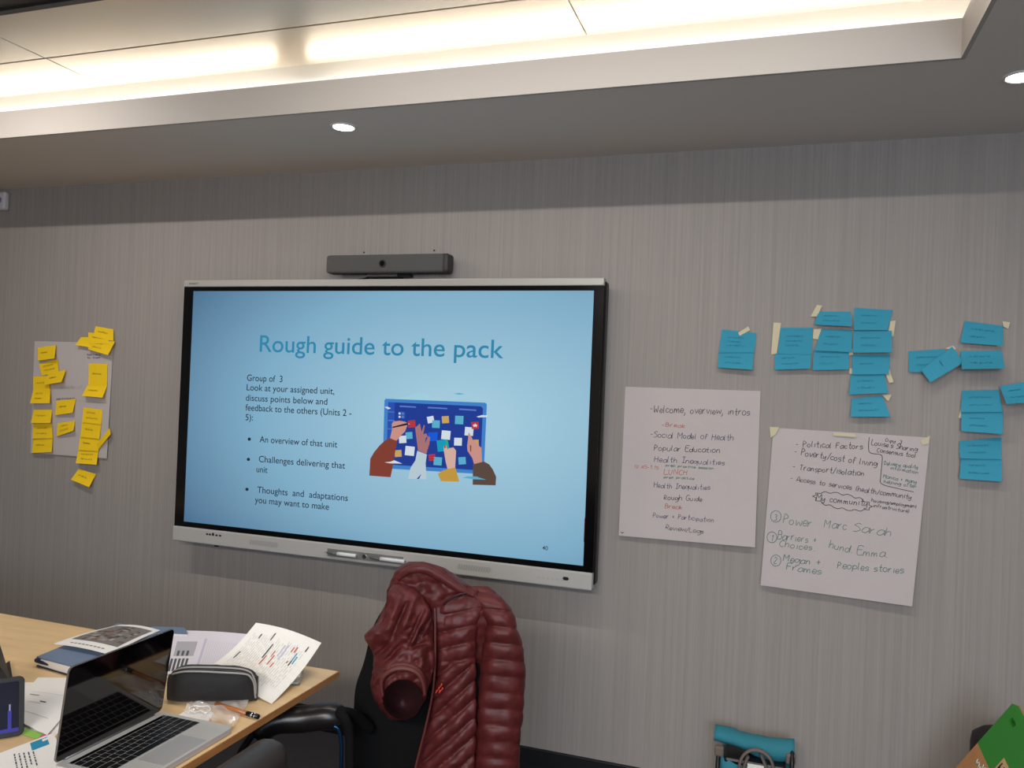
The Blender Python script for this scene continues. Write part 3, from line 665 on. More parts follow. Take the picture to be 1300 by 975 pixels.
BN = [
 (t5((133, 240), (352, 265), (338, 388), (112, 388)), (.001, .003, .007, .007), 0, 'upper blue note of the lone taped pair above the agenda sheet', [t5((235, 262), (300, 222), (312, 245), (245, 282))]),
 (t5((112, 384), (336, 386), (325, 497), (105, 483)), (.006, .006, .018, .014), 1, 'lower blue note of the lone pair above the agenda sheet', []),
 (t5((503, 230), (708, 230), (702, 400), (487, 395)), (.001, .001, .006, .006), 0, 'tall flat blue note beside a long strip of tape at its left', [t5((460, 197), (508, 200), (480, 395), (445, 400))]),
 (t5((470, 395), (700, 378), (692, 490), (465, 497)), (.005, .005, .014, .014), 1, 'blue note overlapping the foot of the tall flat note with tape strip', []),
 (t5((760, 240), (960, 245), (955, 385), (722, 375)), (.001, .001, .012, .012), 0, 'blue note with a dark folded top edge, second of its column', [t5((715, 240), (765, 235), (742, 305), (710, 300))]),
 (t5((745, 128), (952, 128), (957, 222), (718, 210)), (.002, .001, .016, .016), 2, 'short blue note with tape on its upper left corner, top of its column', [t5((695, 160), (735, 85), (770, 90), (735, 160))]),
 (t5((715, 372), (940, 380), (935, 495), (708, 500)), (.004, .004, .010, .012), 3, 'plain blue note at the bottom of the column left of the stack of five', [t5((925, 370), (965, 362), (965, 402), (925, 405))]),
 (t5((972, 103), (1217, 118), (1185, 245), (970, 245)), (.001, .001, .008, .01), 1, 'topmost note of the stack of five blue notes', [t5((1200, 190), (1235, 185), (1222, 285), (1185, 275))]),
 (t5((968, 250), (1212, 250), (1210, 387), (962, 388)), (.002, .004, .014, .014), 3, 'second note from the top of the stack of five blue notes', []),
 (t5((958, 400), (1200, 400), (1192, 525), (960, 528)), (.001, .001, .008, .008), 1, 'middle note of the stack of five blue notes', [t5((945, 485), (978, 500), (960, 525), (938, 520))]),
 (t5((948, 532), (1165, 525), (1187, 645), (940, 655)), (.003, .004, .01, .014), 2, 'fourth note from the top of the stack of five blue notes', [t5((1155, 490), (1190, 480), (1222, 575), (1195, 582))]),
 (t5((955, 680), (1150, 660), (1202, 795), (950, 795)), (.004, .002, .014, .016), 3, 'bottom note of the stack of five blue notes', [t5((1148, 655), (1210, 655), (1190, 695), (1180, 690))]),
 (t4((385, 70), (583, 97), (580, 200), (362, 183)), (.002, .003, .012, .014), 1, 'topmost blue note at the far right, above the light coloured one', [t4((580, 72), (620, 78), (610, 112), (585, 100)), t4((555, 185), (580, 180), (575, 205), (550, 205))]),
 (t4((365, 225), (575, 222), (592, 317), (370, 320)), (.004, .002, .04, .045), 2, 'light blue note folded far out over its shadow at the far right', []),
 (t4((95, 227), (285, 215), (275, 335), (98, 335)), (.001, .004, .01, .006), 0, 'blue note lying behind the diagonal note', []),
 (t4((320, 203), (382, 285), (207, 388), (160, 325)), (.008, .018, .03, .012), 6, 'diagonal blue note crossing over another blue note', [t4((285, 212), (325, 198), (342, 215), (320, 220))]),
 (t4((370, 430), (560, 425), (582, 540), (365, 542)), (.001, .001, .01, .012), 1, 'dark top note of the middle pair at the far right beside the cut-off note', []),
 (t4((368, 540), (582, 538), (580, 655), (367, 640)), (.008, .008, .02, .02), 3, 'lower note of the middle pair at the far right, taped at its left', [t4((370, 500), (408, 502), (378, 575), (352, 570))]),
 (t4((358, 690), (575, 672), (572, 785), (360, 780)), (.004, .002, .008, .01), 1, 'blue note with dark writing in the bottom pair at the far right', []),
 (t4((365, 780), (577, 783), (576, 900), (358, 885)), (.006, .006, .018, .018), 3, 'lowest blue note on the right wall', [t4((355, 740), (375, 738), (412, 800), (390, 812))]),
 (t4((565, 407), (735, 380), (745, 490), (600, 500)), (.01, .004, .03, .045), 5, 'light blue note cut off by the right picture edge', []),
]
for i, (q, d, ly, lab, tp_) in enumerate(BN): note(M_BLUE, M_BINK, q, d, lab, BG1, ly, tp_, scr=(3 if i in (2, 0) else 2 if i not in (15, 9) else 1), seed=i+40)
#PART2
# ------------------------------------------------------------ table
TX1, TY1 = 1.423, -1.099
tb = root('meeting_table'); tag(tb, 'pale beech meeting table with papers and laptop at lower left', 'table')
bm = bmesh.new(); abox(bm, (-1.3, -2.75, .703), (TX1-.003, TY1-.003, .72), .0015, 1); bm_obj('tabletop', bm, M_BEECH, tb)
box('edge_band', (TX1-.003, -2.75, .702), (TX1, TY1, .7195), M_EDGE, tb); box('edge_band', (-1.3, TY1-.003, .702), (TX1-.003, TY1, .7195), M_EDGE, tb)
for x, y in ((-1.15, -1.25), (1.0, -1.3), (-1.15, -2.6), (1.0, -2.6)): cyl('leg', (x, y, 0), .025, .703, M_ALU, tb)
box('crossbar', (-1.15, -1.27, .65), (1.0, -1.23, .703), M_ALU, tb); box('crossbar', (-1.15, -2.62, .65), (1.0, -2.58, .703), M_ALU, tb)

def rrect(name, M, w_, h_, t, r, m, parent, n=5):     # rounded plate, local x/y extent, thickness along +z
    pts = []
    for cx_, cy_, a0 in ((w_/2-r, h_/2-r, 0), (-w_/2+r, h_/2-r, 90), (-w_/2+r, -h_/2+r, 180), (w_/2-r, -h_/2+r, 270)):
        for i in range(n+1):
            a = math.radians(a0+90*i/n); pts.append((cx_+r*math.cos(a), cy_+r*math.sin(a)))
    e = min(t*.25, .0012)
    rings = [[M @ Vector((x*(1-k/w_*2), y*(1-k/h_*2), z)) for x, y in pts] for z, k in ((0, e), (e, 0), (t-e, 0), (t, e))]
    return loft(name, rings, m, parent, smooth=False)
def hexa(name, bot, top, m, parent):
    return mesh_obj(name, list(bot)+list(top), [(3, 2, 1, 0), (4, 5, 6, 7), (0, 1, 5, 4), (1, 2, 6, 5), (2, 3, 7, 6), (3, 0, 4, 7)], m, parent)

# ------------------------------------------------------------ laptop
lp = root('laptop'); tag(lp, 'open aluminium laptop with dark glossy screen on the table end', 'laptop')
LY = -1.706
M_KEY = mat('black_key', (14, 14, 15), .45); M_LID = mat('space_grey_lid', (120, 120, 122), .4, .8); M_GLASS = mat('dark_glossy_screen', (6, 4, 5), .06, coat=.5)
MB_ = Matrix.Translation((1.305, LY, .7215))
base = rrect('base', MB_, .212, .304, .0135, .012, M_ALU, lp)
box('base_rim', (1.20, LY-.146, .7195), (1.405, LY+.146, .7225), M_DARK2, lp)
kx0 = 1.222
box('keyboard_well', (kx0-.002, LY-.138, .7350), (kx0+.108, LY+.138, .7354), mat('key_gap_grey', (160, 160, 162), .5), lp)
box('touch_strip', (kx0, LY-.134, .7354), (kx0+.010, LY+.134, .7358), M_GLASS, lp)
keym = None
rowdef = [[1]*13+[1.5], [1.5]+[1]*12+[1], [1.75]+[1]*11+[1.75], [2.25]+[1]*10+[2.25], [1, 1, 1, 1.25, 5, 1.25, 1, 1, 1, 1]]
cache = {}
for r_i, row in enumerate(rowdef):
    tot = sum(row); unit = .270/tot; yy = LY-.135; xx = kx0+.013+.0190*r_i
    for wd in row:
        ww = wd*unit; key = round(ww, 4)
        if key not in cache:
            bm = bmesh.new(); abox(bm, (-.0080, -ww/2+.0014, 0), (.0080, ww/2-.0014, .0012)); o = bm_obj('key', bm, M_KEY, base); cache[key] = o.data
        else:
            o = bpy.data.objects.new('key', cache[key]); COL.objects.link(o); o.parent = base
        o.location = (xx+.0082, yy+ww/2, .7354); yy += ww
M_LEG = mat('key_legend', (150, 150, 152), .6)
box('trackpad', (1.334, LY-.067, .73495), (1.405, LY+.067, .7353), mat('trackpad_grey', (172, 170, 168), .4, .2), lp)
dv = Vector((.028, 0, .203)).normalized(); nv = Vector((0, 1, 0)).cross(dv)
HC = Vector((1.201, LY, .737))
ML = Matrix(((0, dv.x, nv.x, HC.x+dv.x*.103-nv.x*.003), (1, 0, 0, HC.y), (0, dv.z, nv.z, HC.z+dv.z*.103-nv.z*.003), (0, 0, 0, 1)))
lid = rrect('lid', ML, .304, .206, .0048, .011, M_LID, lp)
rrect('screen_glass', ML @ Matrix.Translation((0, .0005, .0046)), .300, .202, .0008, .010, M_GLASS, lid)
tube('hinge', [(1.200, LY-.125, .7362), (1.200, LY+.125, .7362)], .0052, M_LID, lp, n=10, k=1)

# ------------------------------------------------------------ tablet with its black folio at the left edge
tbt = root('tablet'); tag(tbt, 'dark tablet showing a blue edged screen, propped up at the left picture edge', 'tablet')
B0 = tp(30.5, 933, .724); e1 = Vector((-.62, -.785, 0)).normalized(); upv = Vector((-.25, .18, 1)).normalized()
nn = e1.cross(upv).normalized()
if nn.dot(CAM-B0) < 0: nn = -nn
def fr_mat(o, x, y, z): return Matrix(((x.x, y.x, z.x, o.x), (x.y, y.y, z.y, o.y), (x.z, y.z, z.z, o.z), (0, 0, 0, 1)))
TM = fr_mat(B0+e1*.12+upv*.0645, e1, upv, nn)
if TM.to_3x3().determinant() < 0: TM = fr_mat(B0+e1*.12+upv*.0645, -e1, upv, nn)
rrect('body', TM @ Matrix.Translation((0, 0, -.009)), .24, .129, .009, .012, M_DARK, tbt)
sg = rrect('screen', TM @ Matrix.Translation((0, 0, .0001)), .218, .108, .0008, .004, mat('dim_lit_screen', (4, 5, 10), .12, emit=(14, 16, 34), estr=.9), tbt)
sx_ = 1 if (TM.to_3x3() @ Vector((1, 0, 0))).dot(e1) < 0 else -1     # local side of the visible edge
M_BLU = mat('screen_blue_edge', (10, 10, 30), .3, emit=(44, 38, 140), estr=.9)
def tbox(name, x0, y0, x1, y1, m, z=.0011):
    bm = bmesh.new(); abox(bm, (min(x0, x1), y0, z), (max(x0, x1), y1, z+.0003)); bmesh.ops.transform(bm, matrix=TM, verts=bm.verts); return bm_obj(name, bm, m, tbt)
tbox('screen_image', sx_*.109, -.054, sx_*.02, -.046, M_BLU); tbox('screen_image', sx_*.095, -.046, sx_*.088, -.008, M_BLU)
tbox('screen_image', sx_*.093, -.008, sx_*.090, .006, emat('scroll_mark', (150, 150, 190)))
fo = root('laptop'); tag(fo, 'dark lid of a laptop barely in view behind the tablet, left edge', 'laptop')
fq = [None, None, tp(17, 872, .7235), tp(-28, 905, .7235)]
fD = [(v-CAM).dot(_f) for v in fq[2:]]; fq[0] = dp(-30, 800, fD[1]+.03); fq[1] = dp(-2, 812, fD[0]+.03)
nf = (fq[1]-fq[0]).cross(fq[3]-fq[0]).normalized()*.006
if nf.dot(CAM-fq[0]) > 0: nf = -nf
hexa('lid', [q_+nf for q_ in fq], fq, M_DARK, fo)
def flp(u, v): return (fq[0]*(1-u)+fq[1]*u)*(1-v)+(fq[3]*(1-u)+fq[2]*u)*v-nf*.15
mesh_obj('sticker', [flp(.72, .42), flp(.95, .42), flp(.95, .6), flp(.72, .6)], [(0, 1, 2, 3)], M_PAPERW, fo)
bs = [fq[3], fq[2], fq[2]+Vector((-.16, .12, 0)), fq[3]+Vector((-.16, .12, 0))]
hexa('base', [q_-Vector((0, 0, .0025)) for q_ in bs], [q_+Vector((0, 0, .008)) for q_ in bs], M_DARK, fo)

# ------------------------------------------------------------ paper things on the table
M_TXT = mat('print_grey', (150, 148, 150), .8); M_TXD = mat('print_dark', (84, 82, 86), .8); M_PRED = mat('print_red', (196, 110, 96), .8); M_PBLU = mat('print_blue', (84, 160, 186), .8)
M_PLIL = mat('print_lilac', (196, 192, 212), .8); M_BCOV = mat('blue_cover', (108, 126, 152), .5); M_NAVY = mat('navy_cover', (38, 44, 62), .5)
# blue folder, tilted wedge, with white leaves showing at the front
fd = root('folder'); tag(fd, 'thick blue folder with white leaves at its front edge lying left of the laptop', 'folder')
bt = [tp(46, 846, .7215), Vector((.86, -1.452, .7215)), Vector((.835, -1.17, .7215)), Vector((.655, -1.14, .7215))]
tz = [.749, .752, .772, .768]
th = [Vector((p.x, p.y, z)) for p, z in zip(bt, tz)]
hexa('pages', [p+Vector((.004, .004, .002)) if i == 0 else p+Vector((0, .003 if i == 1 else -.006, .002)) for i, p in enumerate(bt)], [p-Vector((-.004 if i in (0, 3) else .004, -.004 if i < 2 else .004, .004)) for i, p in enumerate(th)], M_PAPERW, fd)
hexa('cover', [p-Vector((0, 0, .004)) for p in th], th, M_BCOV, fd)
hexa('back_cover', bt, [p+Vector((0, 0, .003)) for p in bt], M_NAVY, fd)
tube('spine', [th[0]+Vector((.012, 0, -.004)), (th[0]+bt[0])/2+Vector((-.001, -.001, .003)), bt[0]+Vector((.03, .002, .012)), bt[0]+Vector((.09, .004, .009))], .0045, M_NAVY, fd, n=8)
# blue booklet behind
bb = root('booklet'); tag(bb, 'blue booklet peeping out behind the laptop lid at the far table edge', 'booklet')
q = [wp(184, 800, -1.155), wp(194, 795, -1.115), wp(234, 796.5, -1.115), wp(238, 803, -1.155)]
hexa('cover', [Vector((p.x, p.y, p.z-.006)) for p in q], q, M_BCOV, bb)
hexa('pages', [Vector((p.x, p.y, .722)) for p in q], [Vector((p.x, p.y, p.z-.0065)) for p in q], M_PAPERW, bb)
# photo page on the folder
mg = root('magazine'); tag(mg, 'white bordered page with a grey photograph lying on the blue folder', 'magazine')
q = [wp(152, 796, -1.150), wp(203, 803, -1.150), tp(140, 834, .762), tp(68, 820, .757)]
sm = quad_sheet(q, lambda u, v: Vector((0, 0, .006*math.sin(PI*u)*(1-v*.3)+.007+.004*math.sin(PI*v)))); sm.build('page', M_PAPERW, mg, 12, 12, .002)
cols = [mat('photo_%d' % i, c, .5) for i, c in enumerate([(122, 116, 112), (96, 88, 84), (150, 142, 136), (128, 92, 84), (74, 68, 66), (166, 160, 156)])]
rp_ = random.Random(5); R = [(.07, .10, .93, .80, 0)]
for i in range(70):
    u = rp_.uniform(.08, .84); v = rp_.uniform(.12, .72); R.append((u, v, min(.93, u+rp_.uniform(.03, .12)), min(.8, v+rp_.uniform(.02, .08)), rp_.choice([1, 2, 3, 4, 1, 4, 5])))
sm.rects('photograph', R, cols, mg)
sm.rects('caption', [(.2+.07*i, .90, .2+.07*i+.05, .93, 0) for i in range(9)], [M_TXT], mg)
# sheets left of the laptop
def sheet_thing(name, q, lab, cat, R=None, mats=None, bow=None, m=M_PAPERW, t=.0006, grp=None):
    th_ = root(name); tag(th_, lab, cat, grp); s = quad_sheet(q, bow); s.build('page', m, th_, 10, 10, t)
    if R: s.rects('print', R, mats, th_)
    return th_
PG = 'printed sheets lying on the table'
sheet_thing('printed_sheet', [tp(30, 866, .7215), tp(120, 868, .7215), tp(66, 940, .7215), tp(4, 918, .7215)], 'white sheet under another sheet between tablet and laptop', 'paper', grp=PG)
sheet_thing('printed_sheet', [tp(48, 860, .7265), tp(120, 863, .7265), tp(60, 933, .7265), tp(6, 909, .7265)], 'white sheet with a few lines of print between tablet and laptop', 'paper',
            [(.12, .44, .3, .46, 1), (.4, .55, .52, .57, 0), (.15, .8, .8, .805, 1), (.12, .38, .8, .383, 1), (.16, .6, .45, .604, 1)], [M_TXD, M_TXT], lambda u, v: Vector((0, 0, .002*math.sin(PI*u))), grp=PG)
sheet_thing('index_tab', [tp(30, 924, .7225), tp(58, 932, .7225), tp(46, 938, .7225), tp(29, 932, .7225)], 'bright green sticky tab poking out under the sheets beside the tablet', 'sticky tab', m=mat('green_tab', (140, 190, 80), .7))
sheet_thing('index_tab', [tp(50, 934, .7228), tp(66, 930, .7228), tp(64, 939, .7228), tp(57, 939, .7228)], 'bright pink sticky tab poking out under the sheets beside the laptop', 'sticky tab', m=mat('pink_tab', (226, 60, 140), .7))
R = [(.62, .035, .88, .18, 0), (.80, .05, .97, .09, 2)]
rr_ = random.Random(9)
for k in range(5):
    u = .36+.065*k; v = .12+.02*k
    while v < .42:
        l = rr_.uniform(.02, .06); R.append((u, v, u+.02, v+l, 1)); v += l+.014
sheet_thing('printed_sheet', [tp(-16, 962, .7235), tp(68, 930, .7235), tp(96, 1000, .7235), tp(-10, 1040, .7235)], 'white sheet with a blue block and text at the bottom left corner', 'paper', R, [mat('print_teal', (36, 140, 176), .8), M_TXD, M_PAPERW], grp=PG)
# stack right of the lid
stk = [Vector((.90, -1.33, .7215)), Vector((1.16, -1.36, .7215)), Vector((1.16, -1.112, .7215)), Vector((.90, -1.112, .7215))]
st_ = root('paper_stack'); tag(st_, 'sloping stack of papers supporting the sheets behind the pencil case', 'paper')
hexa('pages', stk, [Vector((p.x, p.y, z)) for p, z in zip(stk, (.729, .727, .748, .751))], M_PAPERW, st_)
R = [(.10, .28, .36, .62, 0), (.44, .2, .47, .9, 3)]
for k in range(5): R.append((.08+.05*k, .68, .11+.05*k, .95, 1))
for k in range(3): R.append((.14+.06*k, .5, .17+.06*k, .62, 1))
for k in range(16): R.append((.50+.028*k, .25+.01*(k % 3), .506+.028*k, .9, 2))
bw = lambda u, v: Vector((0, 0, .0035*math.sin(PI*u)+.003*(1-v)))
sheet_thing('printed_sheet', [wp(219, 801.5, -1.125), wp(322, 807, -1.13), tp(300, 856, .738), tp(204, 856, .738)], 'white sheet with a grey picture block and columns behind the pencil case', 'paper', R, [mat('print_block', (176, 172, 178), .8), M_TXD, mat('print_faint', (206, 202, 208), .8), M_PLIL], bw, mat('lilac_white_paper', (222, 216, 224), .8), grp=PG)
# curled print standing up
b_ = tp(345, 893.5, .7225); r_ = wp(408, 816, -1.13); t_ = wp(325, 790.5, -1.16); l_ = wp(262, 868, -1.31); l_.z = max(l_.z, .75)
R = []
rr_ = random.Random(3)
for k in range(26):
    u = .10+.031*k; v = .14+.10*rr_.random()
    end = .70+.2*rr_.random()
    while v < end:
        l = rr_.uniform(.03, .12); kk = 0
        R.append((u, v, u+.006, min(v+l, .93), kk)); v += l+rr_.uniform(.008, .05)
for (u, v0, v1, k) in ((.20, .16, .24, 1), (.37, .10, .22, 1), (.12, .52, .66, 1), (.44, .26, .50, 1), (.47, .44, .60, 2), (.53, .34, .44, 2), (.56, .40, .56, 2), (.62, .50, .58, 2), (.60, .22, .40, 4), (.64, .20, .44, 4),
                       (.72, .20, .28, 2), (.76, .18, .27, 2), (.80, .26, .38, 3), (.83, .30, .42, 3), (.80, .38, .46, 1), (.88, .12, .20, 1), (.76, .40, .44, 2)):
    R.append((u, v0, u+.018, v1, k))
sheet_thing('printed_sheet', [t_, r_, b_, l_], 'curled white sheet with coloured print standing up beside the pencil case', 'paper', R, [mat('print_light', (196, 192, 190), .8), M_TXD, M_PRED, M_PBLU, M_PLIL],
            lambda u, v: Vector((-.004, .012, -.012))*math.sin(PI*v)+Vector((0, -.004, .010))*math.sin(PI*u)*(1-v), mat('print_paper', (240, 236, 228), .8), grp=None)
# clear box under the sheet
M_CLEAR = mat('clear_plastic', (235, 238, 238), .08, trans=.85, ior=1.3)
cb = root('plastic_box'); tag(cb, 'small clear plastic box half under the curled printed sheet', 'box')
p = tp(371, 874, .721); Mx = Matrix.Translation((p.x-.03, p.y+.045, .721)) @ Matrix.Rotation(math.radians(24), 4, 'Z')
xbox('case', Mx, .05, .07, .024, M_CLEAR, cb, .003); xbox('inlay', Mx @ Matrix.Translation((0, 0, .004)), .040, .058, .004, M_PAPERW, cb)
xbox('lid_rim', Mx @ Matrix.Translation((0, 0, .0245)), .052, .072, .003, mat('frosted_rim', (216, 216, 206), .4, trans=.3), cb, .001)

# ------------------------------------------------------------ pencil case
pcs = root('pencil_case'); tag(pcs, 'black zipped pencil case with grey piping behind the laptop base', 'pencil case')
A = Vector((1.150, -1.485, .721)); B = Vector((1.352, -1.392, .721)); ax = (B-A).normalized(); pr_ = Vector((-ax.y, ax.x, 0))
rings = []; NR = 22; NS = 28
def case_pt(s, th, grow=0):
    e = (1-abs(2*s-1)**5)**.5 if abs(2*s-1) < 1 else 0
    e = max(e, .35 if s in (0, 1) else .4); hw = .035*e; hh = .045*(.55+.45*e)*(1-.08*s)
    c, s_ = math.cos(th), math.sin(th); k = .72
    x = math.copysign(abs(c)**k, c)*hw; z = hh+math.copysign(abs(s_)**k, s_)*hh
    nz_ = .003*noise.noise(Vector((s*9, c*2, s_*2)))
    return A+ax*((B-A).length*s)+pr_*(x+.022+grow*c+nz_)+Vector((0, 0, z+max(0, grow*s_)+nz_*.3))
for i in range(NR+1):
    s = i/NR; s = .5-.5*math.cos(PI*s); rings.append([case_pt(s, 2*PI*j/NS) for j in range(NS)])
for r in rings:
    for p in r: p.z = max(p.z, .7212)
loft('body', rings, mat('black_canvas', (24, 23, 24), .75, bump=(60, .3, .003), sheen=.1), pcs)
M_PIP = mat('grey_piping', (150, 146, 140), .5)
for th in (math.radians(128), math.radians(104)):
    pts = [case_pt(s, th, .002) for s in (.06, .2, .4, .6, .8, .9)]
    pts += [case_pt(s_, th+math.radians(d_), .003) for s_, d_ in ((.945, 10), (.975, 32), (.99, 60), (.995, 85))]
    tube('piping', pts, .0026, M_PIP, pcs, n=6, k=4)
tube('zip', [case_pt(s, math.radians(116), .0005) for s in (.06, .2, .4, .6, .8, .93, .98)], .0035, M_DARK, pcs, n=6, k=4)
# clear bag, cord, card and pen in front of it
pb = root('plastic_bag'); tag(pb, 'crumpled clear plastic bag holding things in front of the pencil case', 'bag')
q = [tp(243, 893, .7225), tp(318, 888, .7225), tp(297, 925, .7225), tp(232, 905, .7225)]
sb = quad_sheet(q, lambda u, v: Vector((0, 0, .006+.010*noise.noise(Vector((u*6, v*5, 1)))+.003*math.sin(9*u+4*v)))); 
M_FILM = mat('clear_film', (240, 240, 240), .12, alpha=.22, spec=.9); sb.build('film', M_FILM, pb, 20, 14, .0003)
cd_ = sheet_thing('card', [tp(238, 901, .7222), tp(272, 904, .7222), tp(264, 917, .7222), tp(226, 908, .7222)], 'small white card beside the laptop base corner', 'card')
co = root('cord'); tag(co, 'white looped cord in the clear plastic bag', 'cord')
tube('loop', [tp(x, y, .727) for x, y in ((240, 899), (246, 896), (256, 897), (264, 896), (267, 901), (261, 905), (255, 902), (248, 904), (240, 901))], .0016, M_PAPERW, co, n=6)
pn = root('pen'); tag(pn, 'amber pen with black end lying in front of the pencil case', 'pen')
a, b = tp(274, 893.5, .729), tp(328, 910, .7275); mid = a.lerp(b, .74)
tube('barrel', [a, mid], .0055, mat('amber_plastic', (190, 120, 66), .25, trans=.3), pn, n=10, k=1)
tube('grip', [mid, b], .006, M_DARK, pn, n=10, k=1); tube('band', [mid.lerp(b, .4), mid.lerp(b, .52)], .0066, M_CHROME, pn, n=10, k=1); tube('band', [mid.lerp(b, .7), mid.lerp(b, .76)], .0066, M_CHROME, pn, n=10, k=1)

# ------------------------------------------------------------ near chair, tucked under the table end
M_LEATH = mat('dark_grey_leather', (58, 54, 52), .42, bump=(40, .15, .003))
ch = root('office_chair'); tag(ch, 'dark grey padded chair at the table end, only its rounded back top in view', 'chair')
bm = bmesh.new(); abox(bm, (1.440, -1.93, .50), (1.536, -1.487, .706), .044, 6); bm_obj('backrest', bm, M_LEATH, ch, smooth=True)
bm = bmesh.new(); abox(bm, (1.05, -1.92, .40), (1.46, -1.50, .47), .025, 3); bm_obj('seat', bm, M_LEATH, ch, smooth=True)
box('back_bracket', (1.47, -1.75, .30), (1.49, -1.67, .55), M_DARK, ch); box('seat_bracket', (1.2, -1.75, .30), (1.49, -1.67, .33), M_DARK, ch)
cyl('gas_column', (1.26, -1.71, .08), .025, .32, M_DARK, ch)
for i in range(5):
    an = 2*PI*i/5+.3; tip = Vector((1.26+.27*math.cos(an), -1.71+.27*math.sin(an), .065))
    tube('leg', [(1.26, -1.71, .1), tip], .018, M_DARK, ch, n=8, k=1); cyl('castor', (tip.x, tip.y-.012, .028), .028, .024, M_DARK, ch, n=14, axis=(0, 1, 0))

# ------------------------------------------------------------ black armchair carrying the jacket
DJ = 2.25
M_BLK = mat('black_upholstery', (12, 12, 13), .9, bump=(200, .2, .002), spec=.2); M_NAV = mat('dark_blue_steel', (26, 60, 92), .22, .7)
ac = root('armchair'); tag(ac, 'black chair with curved armrest under the dark red jacket', 'chair')
def px_loft(name, rows, m, parent, n=28, sub=6, quilt=None, relief=None, nz=0.0, seed=0, pw=1.0, hole=None, caps=(True, True)):
    """closed body through picture rows (y, x left, x right, depth centre, depth radius); depth runs towards the camera from DJ"""
    pts = catmull([Vector((r[1], r[2], r[3])) for r in rows], sub); ex = catmull([Vector((r[0], r[4], 0)) for r in rows], sub)
    rings = []; info = []
    for P, E2 in zip(pts, ex):
        xl, xr, dc = P; y, dr = E2.x, E2.y; hw = (xr-xl)/2; xc = (xl+xr)/2; ring_ = []
        for j in range(n):
            th = 2*PI*j/n; c, s = math.cos(th), math.sin(th)
            c2 = math.copysign(abs(c)**pw, c); s2 = math.copysign(abs(s)**pw, s)
            x = xc+hw*c2; q_ = quilt(x, y, th) if quilt else 0
            d = dc+dr*s2 + (q_*.9*s if s > -.3 else 0)
            if relief and s > -.2: d += relief(x, y)*min(1, (s+.2)*2)
            x += c2*q_*110
            if nz:
                k = noise.noise(Vector((x*.045+seed, y*.045, s*1.5)))*nz+noise.noise(Vector((x*.12+seed, y*.12, s*3)))*nz*.45
                d += k*max(0, s+.2); x += k*c2*300
            ring_.append(dp(x, y, DJ-d)); 
        rings.append(ring_)
    V, Fc = loft_data(rings, True, caps)
    if hole:
        Fc = [f for f in Fc if len(f) > 4 or not hole(f, n, [((a), ) for a in f], V)]
    o = mesh_obj(name, V, Fc, m, parent, True)
    if not hole:
        bm = bmesh.new(); bm.from_mesh(o.data); bmesh.ops.recalc_face_normals(bm, faces=bm.faces); bm.to_mesh(o.data); bm.free(); o.data.polygons.foreach_set('use_smooth', [True]*len(o.data.polygons))
    return o
px_loft('backrest', [(742, 505, 575, -.02, .012), (760, 495, 605, -.02, .02), (795, 474, 625, -.02, .028), (840, 462, 640, -.01, .03), (870, 452, 645, 0, .032), (900, 449, 645, 0, .034), (950, 447, 645, .0, .034), (1020, 447, 640, .0, .034)], M_BLK, ac, pw=.7)
sc0 = dp(520, 1030, DJ-.1); sz = .45
bm = bmesh.new(); abox(bm, (-.23, -.24, -.07), (.23, .2, 0), .03, 3); bmesh.ops.transform(bm, matrix=Matrix.Translation((1.70, -1.30, .47)) @ Matrix.Rotation(-.3, 4, 'Z'), verts=bm.verts); bm_obj('seat', bm, M_BLK, ac, smooth=True)
pad = catmull([dp(x, y, D) for x, y, D in ((322, 934, 2.10), (348, 916, 2.11), (385, 913, 2.12), (418, 909, 2.12), (430, 912, 2.13))], 5)
L_ = len(pad)
def padr(s): return .034*min(1, (s*6)**.5+.25)*min(1, ((1-s)*7)**.5+.35)
tube('armrest', pad, padr, mat('black_arm_pad', (24, 21, 20), .32), ac, n=16, k=1, flat=1.0)
tube('arm_tube', [dp(335, 922, 2.1), dp(320, 934, 2.1), (dp(302, 964, 2.1)), dp(294, 1010, 2.1), dp(290, 1100, 2.1)], .0095, M_DARK, ac, n=10)
tube('arm_tube', [dp(424, 905, 2.13), dp(437, 911, 2.08), dp(443, 930, 2.08), dp(444, 965, 2.08), dp(443, 1060, 2.08)], .012, M_BLK, ac, n=10)
tube('arm_highlight', [dp(424, 922, 2.09), dp(430, 926, 2.09), dp(433.5, 945, 2.09), dp(433, 980, 2.09), dp(431, 1060, 2.09)], .0055, M_NAV, ac, n=10)  # thin blue tube put in as the highlight line along the arm tube
tube('arm_link', [dp(432, 905, 2.09), dp(448, 908, 2.14), dp(470, 925, 2.2)], .016, M_BLK, ac, n=10)
for (x, y) in ((1.50, -1.48), (1.88, -1.42), (1.54, -1.12), (1.94, -1.06)): tube('leg', [(x, y, .012), (x, y, .44)], .011, M_NAV, ac, n=10, k=1); cyl('foot', (x, y, 0), .015, .014, M_DARK, ac, n=12)

# ------------------------------------------------------------ the jacket
M_NYL = mat('maroon_nylon', (86, 31, 31), .5, bump=(42, .35, .004), var=(11, .22), spec=.4); M_NYLD = mat('dark_maroon_lining', (52, 18, 22), .6); M_SEAM = mat('maroon_binding', (92, 40, 36), .5)
jk = root('jacket'); tag(jk, 'dark red quilted down jacket draped over the black chair back', 'jacket')
def q_h(sp, ph=0, tilt=0, amp=.010, cx_=0):
    def f(x, y, th):
        p = (y+tilt*(x-cx_))/sp+ph; return amp*(abs(math.sin(PI*p))**.4-1)
    return f
def ridge(segs):
    def f(x, y):
        t_ = 0
        for (x0, y0, x1, y1, w_, amp) in segs:
            dx, dy = x1-x0, y1-y0; L2 = dx*dx+dy*dy; u = max(0, min(1, ((x-x0)*dx+(y-y0)*dy)/L2)); e = math.hypot(x-x0-u*dx, y-y0-u*dy)
            t_ += amp*math.exp(-(e/w_)**2)*(.35+.65*math.sin(PI*u))
        return t_
    return f
